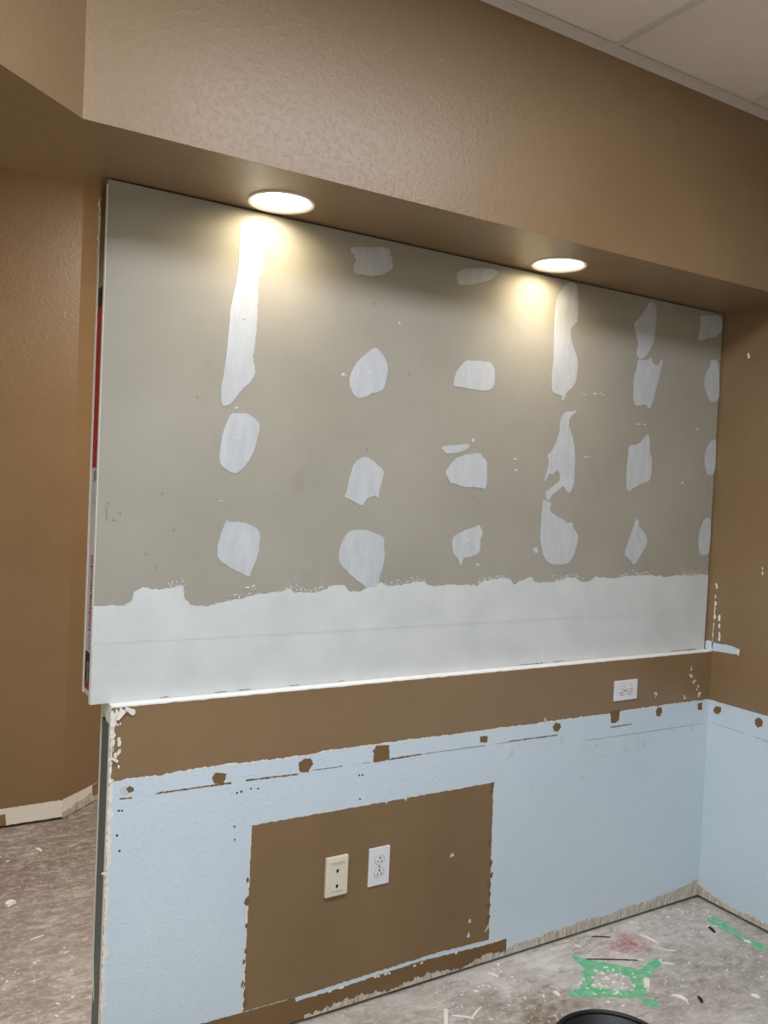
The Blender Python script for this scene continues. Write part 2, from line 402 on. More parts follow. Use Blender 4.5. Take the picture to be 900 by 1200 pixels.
PATCHES = [
    [(-1.9986,2.2582),(-1.9404,2.2769),(-1.9303,2.2262),(-1.9275,2.1306),(-1.9412,2.1211),(-1.9426,2.0705),(-1.9407,1.9938),(-1.9455,1.9257),(-1.9504,1.8962),(-1.94,1.8612),(-1.9467,1.8363),(-1.9788,1.8043),(-2.0052,1.7659),(-2.0225,1.7582),(-2.0326,1.7611),(-2.037,1.8058),(-2.0272,1.8684),(-2.0242,1.9161),(-2.0197,1.9877),(-2.019,2.0303),(-2.0083,2.0745),(-2.0011,2.1419),(-2.0013,2.2034)],
    [(-2.0042,1.7408),(-1.9684,1.7438),(-1.9454,1.7385),(-1.9264,1.725),(-1.921,1.7082),(-1.9266,1.6778),(-1.9385,1.6342),(-1.9598,1.5988),(-1.9838,1.5785),(-2.0065,1.5847),(-2.027,1.5976),(-2.0332,1.6077),(-2.0333,1.6413),(-2.0283,1.6794),(-2.0166,1.718)],
    [(-2.0053,1.4526),(-2.0007,1.4476),(-1.9647,1.4491),(-1.9228,1.4368),(-1.9073,1.4219),(-1.906,1.3937),(-1.9108,1.3546),(-1.9267,1.3157),(-1.9337,1.2963),(-1.9516,1.3052),(-1.9771,1.3172),(-2.0047,1.3315),(-2.0276,1.3487),(-2.0298,1.3804),(-2.0234,1.4058),(-2.0135,1.4355)],
    [(-1.6621,2.2489),(-1.5313,2.27),(-1.5268,2.2485),(-1.5163,2.214),(-1.5308,2.2004),(-1.5498,2.1861),(-1.5979,2.1742),(-1.6237,2.1777),(-1.6392,2.1713),(-1.6505,2.183),(-1.6501,2.1994),(-1.6411,2.2091),(-1.65,2.2212),(-1.6486,2.2312),(-1.6611,2.2312)],
    [(-1.5645,1.9724),(-1.5394,1.9559),(-1.5177,1.9218),(-1.5233,1.879),(-1.5297,1.8502),(-1.5509,1.8397),(-1.5735,1.8348),(-1.5922,1.8219),(-1.6175,1.8151),(-1.6376,1.8342),(-1.6484,1.8606),(-1.6407,1.8944),(-1.6171,1.9301),(-1.5864,1.9558)],
    [(-1.2299,1.9717),(-1.1888,1.9746),(-1.1354,1.9764),(-1.1191,1.9631),(-1.1125,1.9211),(-1.1185,1.8931),(-1.1602,1.8811),(-1.2133,1.8838),(-1.2507,1.8861),(-1.2742,1.8856),(-1.2766,1.9013),(-1.268,1.9289),(-1.2546,1.9511)],
    [(-1.2864,2.2355),(-1.2582,2.2532),(-1.1919,2.2674),(-1.1388,2.2722),(-1.1188,2.2635),(-1.1518,2.2357),(-1.2038,2.2154),(-1.2551,2.2024),(-1.2809,2.2042)],
    [(-1.5864,1.6483),(-1.57,1.6464),(-1.512,1.6082),(-1.5194,1.5851),(-1.5287,1.5479),(-1.5295,1.5252),(-1.5412,1.535),(-1.5702,1.5267),(-1.5821,1.5056),(-1.5949,1.5035),(-1.6246,1.5194),(-1.6503,1.5269),(-1.6384,1.5412),(-1.6341,1.5802),(-1.6176,1.631)],
    [(-1.3087,1.6948),(-1.2027,1.7104),(-1.2006,1.7015),(-1.2236,1.6851),(-1.2602,1.6769),(-1.2893,1.674),(-1.3081,1.6848)],
    [(-1.2483,1.6627),(-1.2155,1.6747),(-1.1555,1.6843),(-1.1468,1.6683),(-1.1328,1.6648),(-1.1257,1.6389),(-1.1267,1.5684),(-1.1407,1.5709),(-1.164,1.5743),(-1.2167,1.5711),(-1.2508,1.5818),(-1.2693,1.5828),(-1.293,1.6127),(-1.2795,1.6312),(-1.2625,1.6529)],
    [(-1.62,1.4303),(-1.5685,1.4321),(-1.525,1.4172),(-1.5032,1.4089),(-1.5048,1.3888),(-1.4986,1.3487),(-1.5051,1.3201),(-1.5149,1.2916),(-1.5164,1.2573),(-1.5492,1.2523),(-1.563,1.264),(-1.5965,1.2845),(-1.6265,1.3074),(-1.6531,1.3328),(-1.6576,1.3606),(-1.6499,1.3939),(-1.6352,1.4162)],
    [(-1.2515,1.4077),(-1.2374,1.4199),(-1.2009,1.4354),(-1.1599,1.4463),(-1.1504,1.4544),(-1.1364,1.4392),(-1.1314,1.4209),(-1.1422,1.4085),(-1.1375,1.3717),(-1.1504,1.3563),(-1.1842,1.3473),(-1.2031,1.3474),(-1.2126,1.3183),(-1.2252,1.3414),(-1.2449,1.3596),(-1.2519,1.3897)],
    [(-0.8261,2.2759),(-0.8059,2.2849),(-0.7821,2.2829),(-0.7743,2.2629),(-0.7652,2.1597),(-0.7902,2.1388),(-0.8006,2.1239),(-0.7951,2.0976),(-0.7767,2.0611),(-0.7587,2.0322),(-0.7559,1.9935),(-0.7607,1.9501),(-0.7802,1.9267),(-0.8004,1.915),(-0.8112,1.883),(-0.8191,1.8842),(-0.8228,1.8994),(-0.8539,1.9003),(-0.8703,1.916),(-0.871,1.9618),(-0.867,2.0158),(-0.8698,2.0918),(-0.8738,2.1637),(-0.8683,2.2178),(-0.8527,2.2507)],
    [(-0.8012,1.8453),(-0.767,1.8502),(-0.7462,1.853),(-0.7695,1.8361),(-0.7823,1.8223),(-0.7842,1.7991),(-0.7645,1.7672),(-0.7498,1.727),(-0.745,1.6704),(-0.7433,1.598),(-0.7641,1.5663),(-0.7823,1.5785),(-0.7937,1.5935),(-0.8229,1.5694),(-0.8459,1.5584),(-0.8514,1.5404),(-0.8685,1.5449),(-0.8735,1.5676),(-0.8508,1.5811),(-0.8248,1.5974),(-0.8087,1.6108),(-0.8122,1.6311),(-0.8248,1.6458),(-0.8441,1.6297),(-0.861,1.6299),(-0.8759,1.6029),(-0.8799,1.6129),(-0.866,1.654),(-0.864,1.6743),(-0.8721,1.6941),(-0.8529,1.7079),(-0.8319,1.7473),(-0.8225,1.7784),(-0.8233,1.819)],
    [(-0.8817,1.542),(-0.8512,1.5378),(-0.8438,1.5279),(-0.8489,1.5048),(-0.8242,1.4901),(-0.789,1.4779),(-0.7672,1.4628),(-0.7432,1.4694),(-0.7369,1.4503),(-0.7116,1.4219),(-0.7132,1.3958),(-0.7279,1.3539),(-0.7471,1.328),(-0.7779,1.3205),(-0.8363,1.322),(-0.8685,1.3493),(-0.8773,1.3798),(-0.8861,1.4102),(-0.8858,1.4559),(-0.8826,1.5066)],
    [(-0.917,1.3772),(-0.8975,1.3823),(-0.8894,1.3621),(-0.9059,1.3596)],
    [(-0.4145,2.2807),(-0.3989,2.2727),(-0.3803,2.2574),(-0.3817,2.1536),(-0.3941,2.121),(-0.4176,2.0871),(-0.4349,2.0696),(-0.4567,2.0645),(-0.4726,2.0806),(-0.4656,2.1121),(-0.4867,2.1656),(-0.4957,2.1873),(-0.4649,2.2144),(-0.445,2.2428)],
    [(-0.4638,2.0612),(-0.4345,2.0645),(-0.4158,2.0641),(-0.396,2.0793),(-0.3914,2.0591),(-0.358,2.0498),(-0.3448,2.0748),(-0.3315,2.0711),(-0.3418,2.0386),(-0.3507,2.0062),(-0.3653,1.9526),(-0.3804,1.9043),(-0.3942,1.8885),(-0.4105,1.9042),(-0.4653,1.8943),(-0.4758,1.9164),(-0.4804,1.9928),(-0.4682,2.0248)],
    [(-0.1429,2.2596),(-0.1274,2.2699),(-0.0199,2.2824),(-0.0066,2.2293),(-0.0461,2.1967),(-0.0872,2.1887),(-0.135,2.1691),(-0.1457,2.1785),(-0.1392,2.2171),(-0.1314,2.2397)],
    [(-0.0675,2.1067),(-0.0258,2.1115),(-0.0053,2.0255),(-0.0032,1.9539),(-0.0575,1.9462),(-0.0813,1.9796),(-0.0981,2.0107),(-0.088,2.0553),(-0.0626,2.0799)],
    [(-0.487,1.7514),(-0.436,1.7572),(-0.3943,1.7963),(-0.3829,1.7945),(-0.3736,1.7272),(-0.3606,1.7069),(-0.3613,1.6491),(-0.3694,1.6278),(-0.4171,1.6127),(-0.4565,1.5956),(-0.4739,1.5831),(-0.4855,1.592),(-0.4903,1.6535),(-0.4871,1.7051)],
    [(-0.4295,1.4873),(-0.414,1.4798),(-0.4139,1.4589),(-0.3845,1.4383),(-0.362,1.4121),(-0.3656,1.391),(-0.3962,1.3489),(-0.4269,1.3124),(-0.4511,1.3387),(-0.4778,1.3518),(-0.4723,1.3751),(-0.4568,1.4115),(-0.438,1.4533)],
    [(-0.0071,1.8068),(-0.0022,1.7044),(-0.0114,1.665),(-0.0475,1.6623),(-0.0652,1.7011),(-0.0701,1.7284),(-0.059,1.773),(-0.0358,1.7966)],
    [(-0.0471,1.4946),(-0.011,1.497),(-0.0062,1.4145),(-0.0118,1.353),(-0.0637,1.3493),(-0.0753,1.3864),(-0.0779,1.4361),(-0.0649,1.4584)],
]
BAND_TOP = [(-2.3422,1.2279),(-2.3071,1.2317),(-2.27,1.2292),(-2.2518,1.2425),(-2.2494,1.2647),(-2.2277,1.2737),(-2.1825,1.2675),(-2.15,1.2719),(-2.1211,1.2778),(-2.1184,1.245),(-2.0948,1.2246),(-2.0606,1.2201),(-2.0193,1.2274),(-1.9773,1.2341),(-1.9201,1.2461),(-1.8612,1.2528),(-1.8312,1.2562),(-1.8087,1.264),(-1.7926,1.2496),(-1.792,1.2493),(-1.7295,1.2498),(-1.6899,1.2574),(-1.6824,1.268),(-1.6333,1.2669),(-1.6201,1.2521),(-1.5822,1.246),(-1.5573,1.2557),(-1.5065,1.2717),(-1.4798,1.2614),(-1.4355,1.2627),(-1.3819,1.273),(-1.3543,1.2724),(-1.3351,1.2605),(-1.2975,1.2573),(-1.2501,1.261),(-1.1419,1.2563),(-1.1127,1.2718),(-1.0517,1.2788),(-1.0711,1.2719),(-1.0114,1.2756),(-0.9919,1.2562),(-0.9498,1.2716),(-0.913,1.2806),(-0.8991,1.261),(-0.8157,1.2594),(-0.7576,1.2741),(-0.7176,1.2754),(-0.6826,1.2597),(-0.6416,1.262),(-0.6218,1.2758),(-0.5795,1.2731),(-0.5293,1.2671),(-0.4647,1.2763),(-0.4055,1.2775),(-0.3297,1.2763),(-0.2515,1.2697),(-0.1721,1.2739),(-0.0143,1.2658)]
SPOTS = [
    [(-2.0288,0.762),(-2.0224,0.7732),(-2.0085,0.7726),(-1.9893,0.7666),(-1.9915,0.7534),(-1.9966,0.7407),(-2.0105,0.7393),(-2.0248,0.748)],
    [(-2.2583,0.7655),(-2.2491,0.7705),(-2.2383,0.7645),(-2.2392,0.7563),(-2.2516,0.7537)],
    [(-1.7721,0.755),(-1.7728,0.7693),(-1.7538,0.7789),(-1.734,0.7749),(-1.7278,0.7598),(-1.7366,0.7467),(-1.74,0.7365),(-1.7675,0.7403)],
    [(-1.5272,0.741),(-1.5241,0.7629),(-1.5288,0.771),(-1.5168,0.7881),(-1.4731,0.7829),(-1.4695,0.7486),(-1.4707,0.739),(-1.4968,0.7371),(-1.5227,0.7367)],
    [(-1.1279,0.7697),(-1.0956,0.7685),(-1.0963,0.7475),(-1.1247,0.7509)],
    [(-0.8134,0.7695),(-0.8003,0.7807),(-0.7819,0.7766),(-0.7753,0.7622),(-0.787,0.7487),(-0.8052,0.7508)],
    [(-0.54,0.7949),(-0.4909,0.7945),(-0.4942,0.7572),(-0.5135,0.7481),(-0.5337,0.7525)],
    [(-0.301,0.7713),(-0.2939,0.7843),(-0.2723,0.7834),(-0.2658,0.7655),(-0.2777,0.7484),(-0.2945,0.7524)],
    [(-0.066,0.7778),(-0.0412,0.779),(-0.0388,0.7514),(-0.0637,0.7515)],
]
SPOTS_RIGHT = [
    [(-0.0231,0.751),(-0.033,0.7689),(-0.0563,0.7711),(-0.0588,0.754),(-0.0446,0.741),(-0.0294,0.7407)],
    [(-0.2035,0.7585),(-0.2177,0.7735),(-0.2383,0.7653),(-0.2359,0.7444),(-0.2203,0.7346),(-0.2071,0.7424)],
]
SCORES = [[(-2.1815,0.7413),(-1.9684,0.74)],[(-1.9326,0.7404),(-1.7679,0.7362)],[(-2.2741,0.7412),(-2.2355,0.7398)],[(-1.7284,0.7406),(-1.5314,0.7393)],[(-1.4708,0.7397),(-1.3451,0.7406)],[(-1.3451,0.7406),(-0.9903,0.7375)],[(-1.0049,0.7396),(-0.7833,0.7367)],[(-0.5355,0.7362),(-0.4191,0.7359)],[(-0.6813,0.7016),(-0.0196,0.6957)]]
SCORE_RIGHT = [(-0.0264, 0.703), (-0.2627, 0.6956)]
RECT = [(-1.9144,0.6144),(-1.9037,0.6112),(-1.0612,0.6103),(-1.0482,0.0834),(-1.2568,0.0918),(-1.4094,0.0891),(-1.6407,0.0853),(-1.7546,0.0835),(-1.9131,0.0866)]
STRIP = [(-2.1072,0.0929),(-2.0357,0.089),(-1.9131,0.0866),(-1.7546,0.0835),(-1.7481,0.0709),(-1.64,0.0707),(-1.5271,0.0739),(-1.3267,0.0796),(-1.0627,0.0683),(-0.972,0.0689),(-0.9682,0.0099)]
BLUETOP = [(-2.2899,0.7871),(-2.2373,0.7898),(-2.18,0.7863),(-2.1345,0.7898),(-2.0404,0.7916),(-1.9706,0.7911),(-1.854,0.7877),(-1.747,0.7867),(-1.8006,0.7884),(-1.6832,0.7922),(-1.5298,0.7912),(-1.3845,0.7914),(-1.2446,0.7886),(-0.9935,0.7873),(-1.0655,0.7887),(-0.8008,0.787),(-0.5393,0.786),(-0.4781,0.7888),(-0.2528,0.7896),(-0.0096,0.788)]
HOLES = [(-1.9564,0.709),(-1.9443,0.7106),(-1.9156,0.7153),(-1.895,0.7123),(-1.9595,0.6175),(-1.9579,0.5804),(-2.2749,0.711),(-2.2668,0.7097),(-2.2769,0.648),(-2.2693,0.6066),(-1.572,0.7047),(-1.561,0.7047),(-1.5657,0.6328),(0.0782,0.6155)]
CHIPS = [(-0.1186,0.9184),(-0.1129,0.8905),(-0.0944,0.867),(-0.0722,0.8397),(-0.0601,0.8143),(-0.3068,0.836),(-0.3059,0.8253),(-0.1419,0.8105),(-0.8492,0.791),(-0.6468,0.6273),(-0.6652,0.579),(-0.5586,0.6411),(-0.4978,0.6435),(-0.4518,0.6501),(-0.3895,0.6617),(-0.3536,0.6552),(-0.3913,0.6845),(-0.5992,0.6832),(-0.0895,0.6819),(-0.3798,0.7419),(-0.7679,0.717),(-0.6657,0.6868),(-0.9892,0.6971),(-1.0081,0.6893),(-1.2162,0.4012),(-1.1339,0.1656),(-1.1312,0.1208),(-1.0588,0.1227),(-1.401,0.6137),(-1.4757,0.6138)]
CHIPS_RIGHT = [(0.0301,1.1794),(0.0281,1.1516),(0.0063,1.1793),(0.0023,1.1219),(-0.0246,1.1093),(-0.0264,1.0819),(-0.0287,1.049),(-0.0306,1.0217),(0.0251,1.1071),(0.0204,1.2311),(-0.1983,1.3112),(-0.0844,2.1157)]
STROKE = [(0.0282,1.0167),(-0.0208,1.0121),(-0.0971,1.0151),(-0.1165,1.0046),(-0.1116,0.9852),(-0.0804,0.9836),(-0.0229,0.9814),(0.0226,0.975)]
PCHIPS = [(-0.7234,1.9136),(-0.6696,1.9206),(-0.6352,1.9219),(-0.6912,1.6957),(-0.4419,1.8318),(-0.4121,1.8309),(-1.007,1.6714),(-1.0109,1.6384),(-0.1226,1.8366),(-0.186,1.6279),(-1.9959,1.7554),(-2.0209,1.5047),(-1.9362,1.2682),(-1.9155,1.2721),(-1.6651,1.8808),(-1.4895,2.0551),(-1.1924,1.7262),(-1.1895,1.7173),(-1.1453,1.3237),(-1.4758,1.2748)]
PDOTS = [(-2.3053,1.446),(-2.3209,1.4886),(-2.2904,1.4643),(-2.2209,1.3609),(-2.1959,1.3246),(-2.1846,1.5169),(-2.1012,1.7746),(-2.1508,1.4227),(-1.5757,2.097),(-1.4426,1.9061),(-1.1787,1.5421),(-1.5778,1.6695),(-0.1238,1.5178)]
GREEN = [
    [(-0.7538,-0.0835),(-0.7245,-0.1254),(-0.6586,-0.1995),(-0.599,-0.2636),(-0.6156,-0.2849),(-0.65,-0.2965),(-0.6957,-0.2346),(-0.7738,-0.1755),(-0.7666,-0.1186)],
    [(-0.7745,-0.1552),(-0.7504,-0.207),(-0.7916,-0.2344),(-0.8404,-0.2564),(-0.8703,-0.2467),(-0.8167,-0.2122)],
    [(-0.6217,-0.2581),(-0.5041,-0.2318),(-0.4892,-0.2476),(-0.5289,-0.2728),(-0.6001,-0.2966),(-0.6568,-0.3216),(-0.705,-0.3707),(-0.7337,-0.3597),(-0.6992,-0.3095),(-0.6727,-0.2657)],
    [(-0.917,-0.2412),(-0.8791,-0.2422),(-0.8318,-0.2478),(-0.7849,-0.2937),(-0.7032,-0.3444),(-0.7101,-0.3753),(-0.7698,-0.3555),(-0.7995,-0.3333),(-0.8577,-0.3001),(-0.929,-0.2673)],
    [(-0.7293,-0.3655),(-0.695,-0.4043),(-0.7117,-0.4307),(-0.7527,-0.4132)],
    [(-0.1167,-0.1244),(-0.0682,-0.1407),(-0.0805,-0.2159),(-0.0962,-0.2906),(-0.0818,-0.3655),(-0.115,-0.3883),(-0.1318,-0.3405),(-0.1189,-0.2444),(-0.1239,-0.1703)],
]
# debris
# sliver [(-0.4375, -0.098), (-0.4236, -0.1684)]
# sliver2 [(-0.4413, -0.1904), (-0.4008, -0.2324)]
# stickdark [(-0.7272, -0.1282), (-0.5729, -0.2139)]
# sliver3 [(-0.57, -0.2112), (-0.5508, -0.227)]
# sliver4 [(-0.5108, -0.2636), (-0.4839, -0.2853)]
# block [(-0.636, -0.3094), (-0.6723, -0.3417)]
# dark1 [(-0.1586, -0.1773), (-0.1716, -0.2136)]
# dark2 [(-0.5624, -0.4523), (-0.5761, -0.4791)]
# chip [(-0.9586, -0.22), (-0.9549, -0.2435)]
# chip [(-0.7007, -0.0457), (-0.6857, -0.0641)]
# chip [(-0.3973, -0.5238), (-0.3916, -0.5447)]
# dark3 [(-0.6014, -0.0304), (-0.5451, -0.0629)]
# chip [(-0.12, -0.3016), (-0.116, -0.3171)]
# chip [(-0.626, -0.4109), (-0.6133, -0.453)]
# white strip [(-1.3179, -0.1448), (-1.3537, -0.195)]
# scrap [(-1.3149, -0.1726), (-1.27, -0.211)]
# scrapb [(-1.27, -0.211), (-1.2154, -0.1815)]
# chip [(-1.0787, -0.0425), (-1.0618, -0.0727)]
# chunk [(-2.3714, 1.0752), (-2.3466, 1.0908)]
# bit [(-2.1964, 1.5305), (-2.1852, 1.498)]
# line [(-2.3364, 0.8081), (-2.2966, 0.8063)]
SCAR_A = [(-2.3442,0.0865),(-2.3035,0.0852),(-2.1788,0.0859),(-2.0461,0.0868),(-2.0435,0.0072),(-2.162,-0.0008),(-2.277,-0.0017),(-2.2824,0.0631),(-2.3434,0.0618)]
SCAR_B = [(-0.0098,0.0892),(0.0792,0.0867),(0.2103,0.0879),(0.2132,0.0363),(0.2336,0.0188),(0.2721,0.0348),(0.2751,-0.0159),(0.146,-0.012),(-0.0051,-0.0016)]
# A bottom [(-2.3008, -0.0051), (-2.0471, 0.0055)][(-2.3841, 2.8167), (-2.0752, 2.821), (-2.05, 2.8229)]
# ABedge [(-2.0461, 0.0868), (-2.0434, 0.0049), (-2.05, 2.8229)]
TAPE_Z = [2.1264, 2.0318, 1.9833, 1.5772, 1.5406, 1.378, 1.1611, 1.1067, 1.0241, 1.0113, 0.9963]
# lend [(0.0962, 0.9296), (0.0696, 0.9364), (0.0012, 0.9539), (-0.0235, 0.9603), (0.1342, 0.3575), (0.1158, 0.3661), (0.0272, 0.4077), (0.0103, 0.4157), (0.1252, 0.2347), (0.0754, 0.1355), (0.0533, 0.148), (0.0359, 0.1578)]
# redstain [(-0.5124, -0.1175), (-2.3086, 1.173), (-1.0955, -0.1895), (-1.9661, 0.0768)]
# ------------------------------------------------------------------ room shell
CZ = 2.881           # suspended ceiling
SZ = 2.293           # underside of the soffit
FY = -0.294          # face of the soffit
KNEE = -2.479        # where the soffit face turns
SB = 0.125           # back of the soffit
LEFT, REAR, FAR = -4.6, -4.7, 3.75
GAP = 0.012          # wallboard stops this far above the slab

floor = box('floor', LEFT - 0.1, 0.12, REAR - 0.1, FAR + 0.1, -0.12, 0.0, CONCRETE, None, 'structure')

ceiling = box('ceiling', LEFT - 0.1, 0.12, REAR - 0.1, FAR + 0.1, CZ + 0.02, CZ + 0.12, TILE, None, 'structure')
xs = [0.0 - 0.004] + [-0.385 - 0.61 * k for k in range(7)] + [LEFT]
ys = [FY] + [-1.175 - 0.61 * k for k in range(6)] + [REAR]
for i in range(len(xs) - 1):
    for j in range(len(ys) - 1):
        box('ceiling_tile', xs[i + 1] + 0.006, xs[i] - 0.006, ys[j + 1] + 0.006, ys[j] - 0.006, CZ + 0.003, CZ + 0.018, TILE, ceiling, None, 0.003)
for x in xs[1:-1]:
    bm = bmesh.new()
    add_box(bm, x - 0.012, x + 0.012, REAR, FY, CZ - 0.002, CZ + 0.003)
    add_box(bm, x - 0.004, x + 0.004, REAR, FY, CZ - 0.006, CZ - 0.002)
    link('grid_bar', bm, GRID, ceiling)
for y in ys[1:-1]:
    bm = bmesh.new()
    add_box(bm, LEFT, 0.0, y - 0.012, y + 0.012, CZ - 0.002, CZ + 0.0025)
    add_box(bm, LEFT, 0.0, y - 0.004, y + 0.004, CZ - 0.006, CZ - 0.002)
    link('grid_bar', bm, GRID, ceiling)
bm = bmesh.new()
add_box(bm, KNEE + 0.01, 0.0, FY - 0.022, FY, CZ - 0.003, CZ)
add_box(bm, KNEE + 0.01, 0.0, FY - 0.002, FY, CZ - 0.022, CZ - 0.003)
link('wall_angle', bm, GRID, ceiling)
bm = bmesh.new()
add_box(bm, -0.022, 0.0, REAR, FY, CZ - 0.003, CZ)
link('wall_angle', bm, GRID, ceiling)

wall_right = box('wall_right', 0.0, 0.11, REAR, FAR, GAP, CZ + 0.02, TAN, None, 'structure')
wall_left = box('wall_left', LEFT - 0.1, LEFT, REAR, FAR, 0.0, CZ + 0.02, PALE, None, 'structure')
wall_rear = box('wall_rear', LEFT, 0.0, REAR - 0.1, REAR, 0.0, CZ + 0.02, PALE, None, 'structure')
wall_hall = box('wall_hall', LEFT, -2.045, HALL_Y, HALL_Y + 0.1, GAP, CZ + 0.02, TAN, None, 'structure')
bm = bmesh.new()
L_B = 2.71
pts = [on_angled(0, 0, 0), on_angled(L_B, 0, 0), on_angled(L_B, 0, -0.1), on_angled(0.0, 0, -0.1)]
lo = [bm.verts.new((p.x, p.y, 0.006)) for p in pts]
hi = [bm.verts.new((p.x, p.y, CZ + 0.02)) for p in pts]
bm.faces.new(lo[::-1]); bm.faces.new(hi)
for i in range(4):
    bm.faces.new((lo[i], lo[(i + 1) % 4], hi[(i + 1) % 4], hi[i]))
wall_angled = link('wall_angled', bm, TAN, None, 'structure')
box('gap_shade', LEFT, -2.06, HALL_Y + 0.03, HALL_Y + 0.09, 0.0, GAP, DARK, wall_hall)  # dark strip standing in for the shade under the wallboard
box('gap_shade', 0.03, 0.10, REAR, 0.0, 0.0, GAP, DARK, wall_right)  # same dark strip for the shade below the right wall

# soffit over the partition, its face turning forward at the left end
DOWNLIGHTS = [(-1.930, -0.072), (-0.970, -0.085)]
HOLE_R = 0.079
bm = bmesh.new()
outline = [(0.0, FY), (KNEE, FY), (LEFT, FY - (KNEE - LEFT) * 0.87), (LEFT, SB), (0.0, SB)]
ov = [bm.verts.new((x, y, SZ)) for x, y in outline]
es = [bm.edges.new((ov[i], ov[(i + 1) % 5])) for i in range(5)]
for cx, cy in DOWNLIGHTS:
    hv = [bm.verts.new((cx + HOLE_R * math.cos(2 * math.pi * i / 40), cy + HOLE_R * math.sin(2 * math.pi * i / 40), SZ)) for i in range(40)]
    es += [bm.edges.new((hv[i], hv[(i + 1) % 40])) for i in range(40)]
bmesh.ops.triangle_fill(bm, use_beauty=True, edges=es, normal=(0, 0, -1))
tv = [bm.verts.new((x, y, CZ + 0.02)) for x, y in outline]
for i in range(5):
    bm.faces.new((ov[i], ov[(i + 1) % 5], tv[(i + 1) % 5], tv[i]))
wall_soffit = link('wall_soffit', bm, TAN, None, 'structure')

# ------------------------------------------------------------------ lower partition
LX = -2.3023
ZL = 0.9795
bm = bmesh.new()
add_box(bm, LX, 0.0, 0.0, 0.0127, GAP, ZL - 0.002)
wall_back = link('wall_back', bm, TAN, None, 'structure')
box('gap_shade', LX + 0.02, 0.0, 0.03, 0.09, 0.0, GAP, DARK, wall_back)  # dark strip for the shade under the partition
# rear sheet, its free edge bent inward towards the floor
bm = bmesh.new()
sec = [(0.0, 0.040, 0.006), (0.10, 0.052, 0.004), (0.20, 0.072, 0.0), (0.30, 0.090, -0.002), (0.40, 0.0925, 0.0), (0.7, 0.0925, 0.0), (ZL - 0.002, 0.0925, 0.0)]
prev = None
for z, y, dx in sec:
    zz = max(z, GAP)
    ring = [bm.verts.new((LX + dx, y, zz)), bm.verts.new((LX + dx, y + 0.0127, zz)), bm.verts.new((LX + 0.16, 0.105, zz)), bm.verts.new((LX + 0.16, 0.0925, zz))]
    if prev:
        for i in range(4):
            bm.faces.new((prev[i], prev[(i + 1) % 4], ring[(i + 1) % 4], ring[i]))
    else:
        bm.faces.new(ring)
    prev = ring
bm.faces.new(prev)
add_box(bm, LX + 0.158, 0.0, 0.0925, 0.105, GAP, ZL - 0.002)
link('rear_sheet', bm, GYPSUM, wall_back)
bm = bmesh.new()                                                # C-shaped steel stud closing the free end
add_box(bm, LX + 0.0006, LX + 0.002, 0.0130, 0.0915, 0.004, ZL - 0.05)
add_box(bm, LX + 0.002, LX + 0.040, 0.0135, 0.015, 0.004, ZL - 0.05)
add_box(bm, LX + 0.002, LX + 0.040, 0.090, 0.0915, 0.004, ZL - 0.05)
link('steel_stud', bm, STEEL, wall_back)
bm = bmesh.new()                                                # broken gypsum wedge left at the head of the stud
vs = [bm.verts.new(p) for p in [(LX + 0.002, 0.014, ZL - 0.004), (LX + 0.002, 0.091, ZL - 0.004), (LX + 0.002, 0.091, ZL - 0.028), (LX + 0.002, 0.014, ZL - 0.075),
                                 (LX + 0.03, 0.014, ZL - 0.004), (LX + 0.03, 0.091, ZL - 0.004), (LX + 0.03, 0.091, ZL - 0.028), (LX + 0.03, 0.014, ZL - 0.075)]]
for f in ((0, 1, 2, 3), (7, 6, 5, 4), (0, 4, 5, 1), (1, 5, 6, 2), (2, 6, 7, 3), (3, 7, 4, 0)):
    bm.faces.new([vs[i] for i in f])
link('gypsum_wedge', bm, GYPSUM, wall_back)
# cut edge of the front sheet, paper torn along it
bm = bmesh.new()
edge = [(LX + 0.003, z) for z in (GAP, 0.2, 0.4, 0.6, 0.8, ZL - 0.004)]
ribbon(bm, edge, on_low, 0.0012, 0.003, 0.010, 0.006, 11)
ribbon(bm, [(LX + 0.008, GAP), (LX + 0.008, ZL - 0.01)], on_low, 0.0010, 0.001, 0.014, 0.007, 12, 0.45)
rnd = random.Random(5)
for z in (0.915, 0.90, 0.845, 0.79, 0.735, 0.70, 0.62, 0.535, 0.47, 0.455, 0.37, 0.30, 0.25, 0.19):
    flake(bm, LX + rnd.uniform(-0.001, 0.006), z, rnd.uniform(0.002, 0.0045), on_low, 0.003, rnd, 2.0, 1.2)
for a, b in (((LX + 0.0, 0.853), (LX + 0.022, 0.838)), ((LX - 0.012, 0.560), (LX + 0.004, 0.560))):   # curls of paper standing off the edge
    ribbon(bm, [a, b], on_low, 0.010, 0.006, 0.008, 0.004, 3)
flake(bm, LX + 0.022, 0.959, 0.009, on_low, 0.006, rnd, 2.2, 0.9)
flake(bm, LX + 0.048, 0.964, 0.008, on_low, 0.006, rnd, 2.4, -0.5)
flake(bm, LX + 0.006, 0.94, 0.008, on_low, 0.004, rnd, 2.0, 1.4)
for i in range(14):
    flake(bm, LX + 0.012 + 0.012 * rnd.random(), 0.80 + 0.17 * rnd.random(), rnd.uniform(0.002, 0.005), on_low, 0.0025, rnd, 1.8, 1.57)
link('torn_edge', bm, GYPSUM, wall_back)
bm = bmesh.new()
add_box(bm, LX - 0.0015, LX, 0.0, 0.0127, GAP, ZL - 0.002)
link('cut_edge', bm, GYPSUM, wall_back)

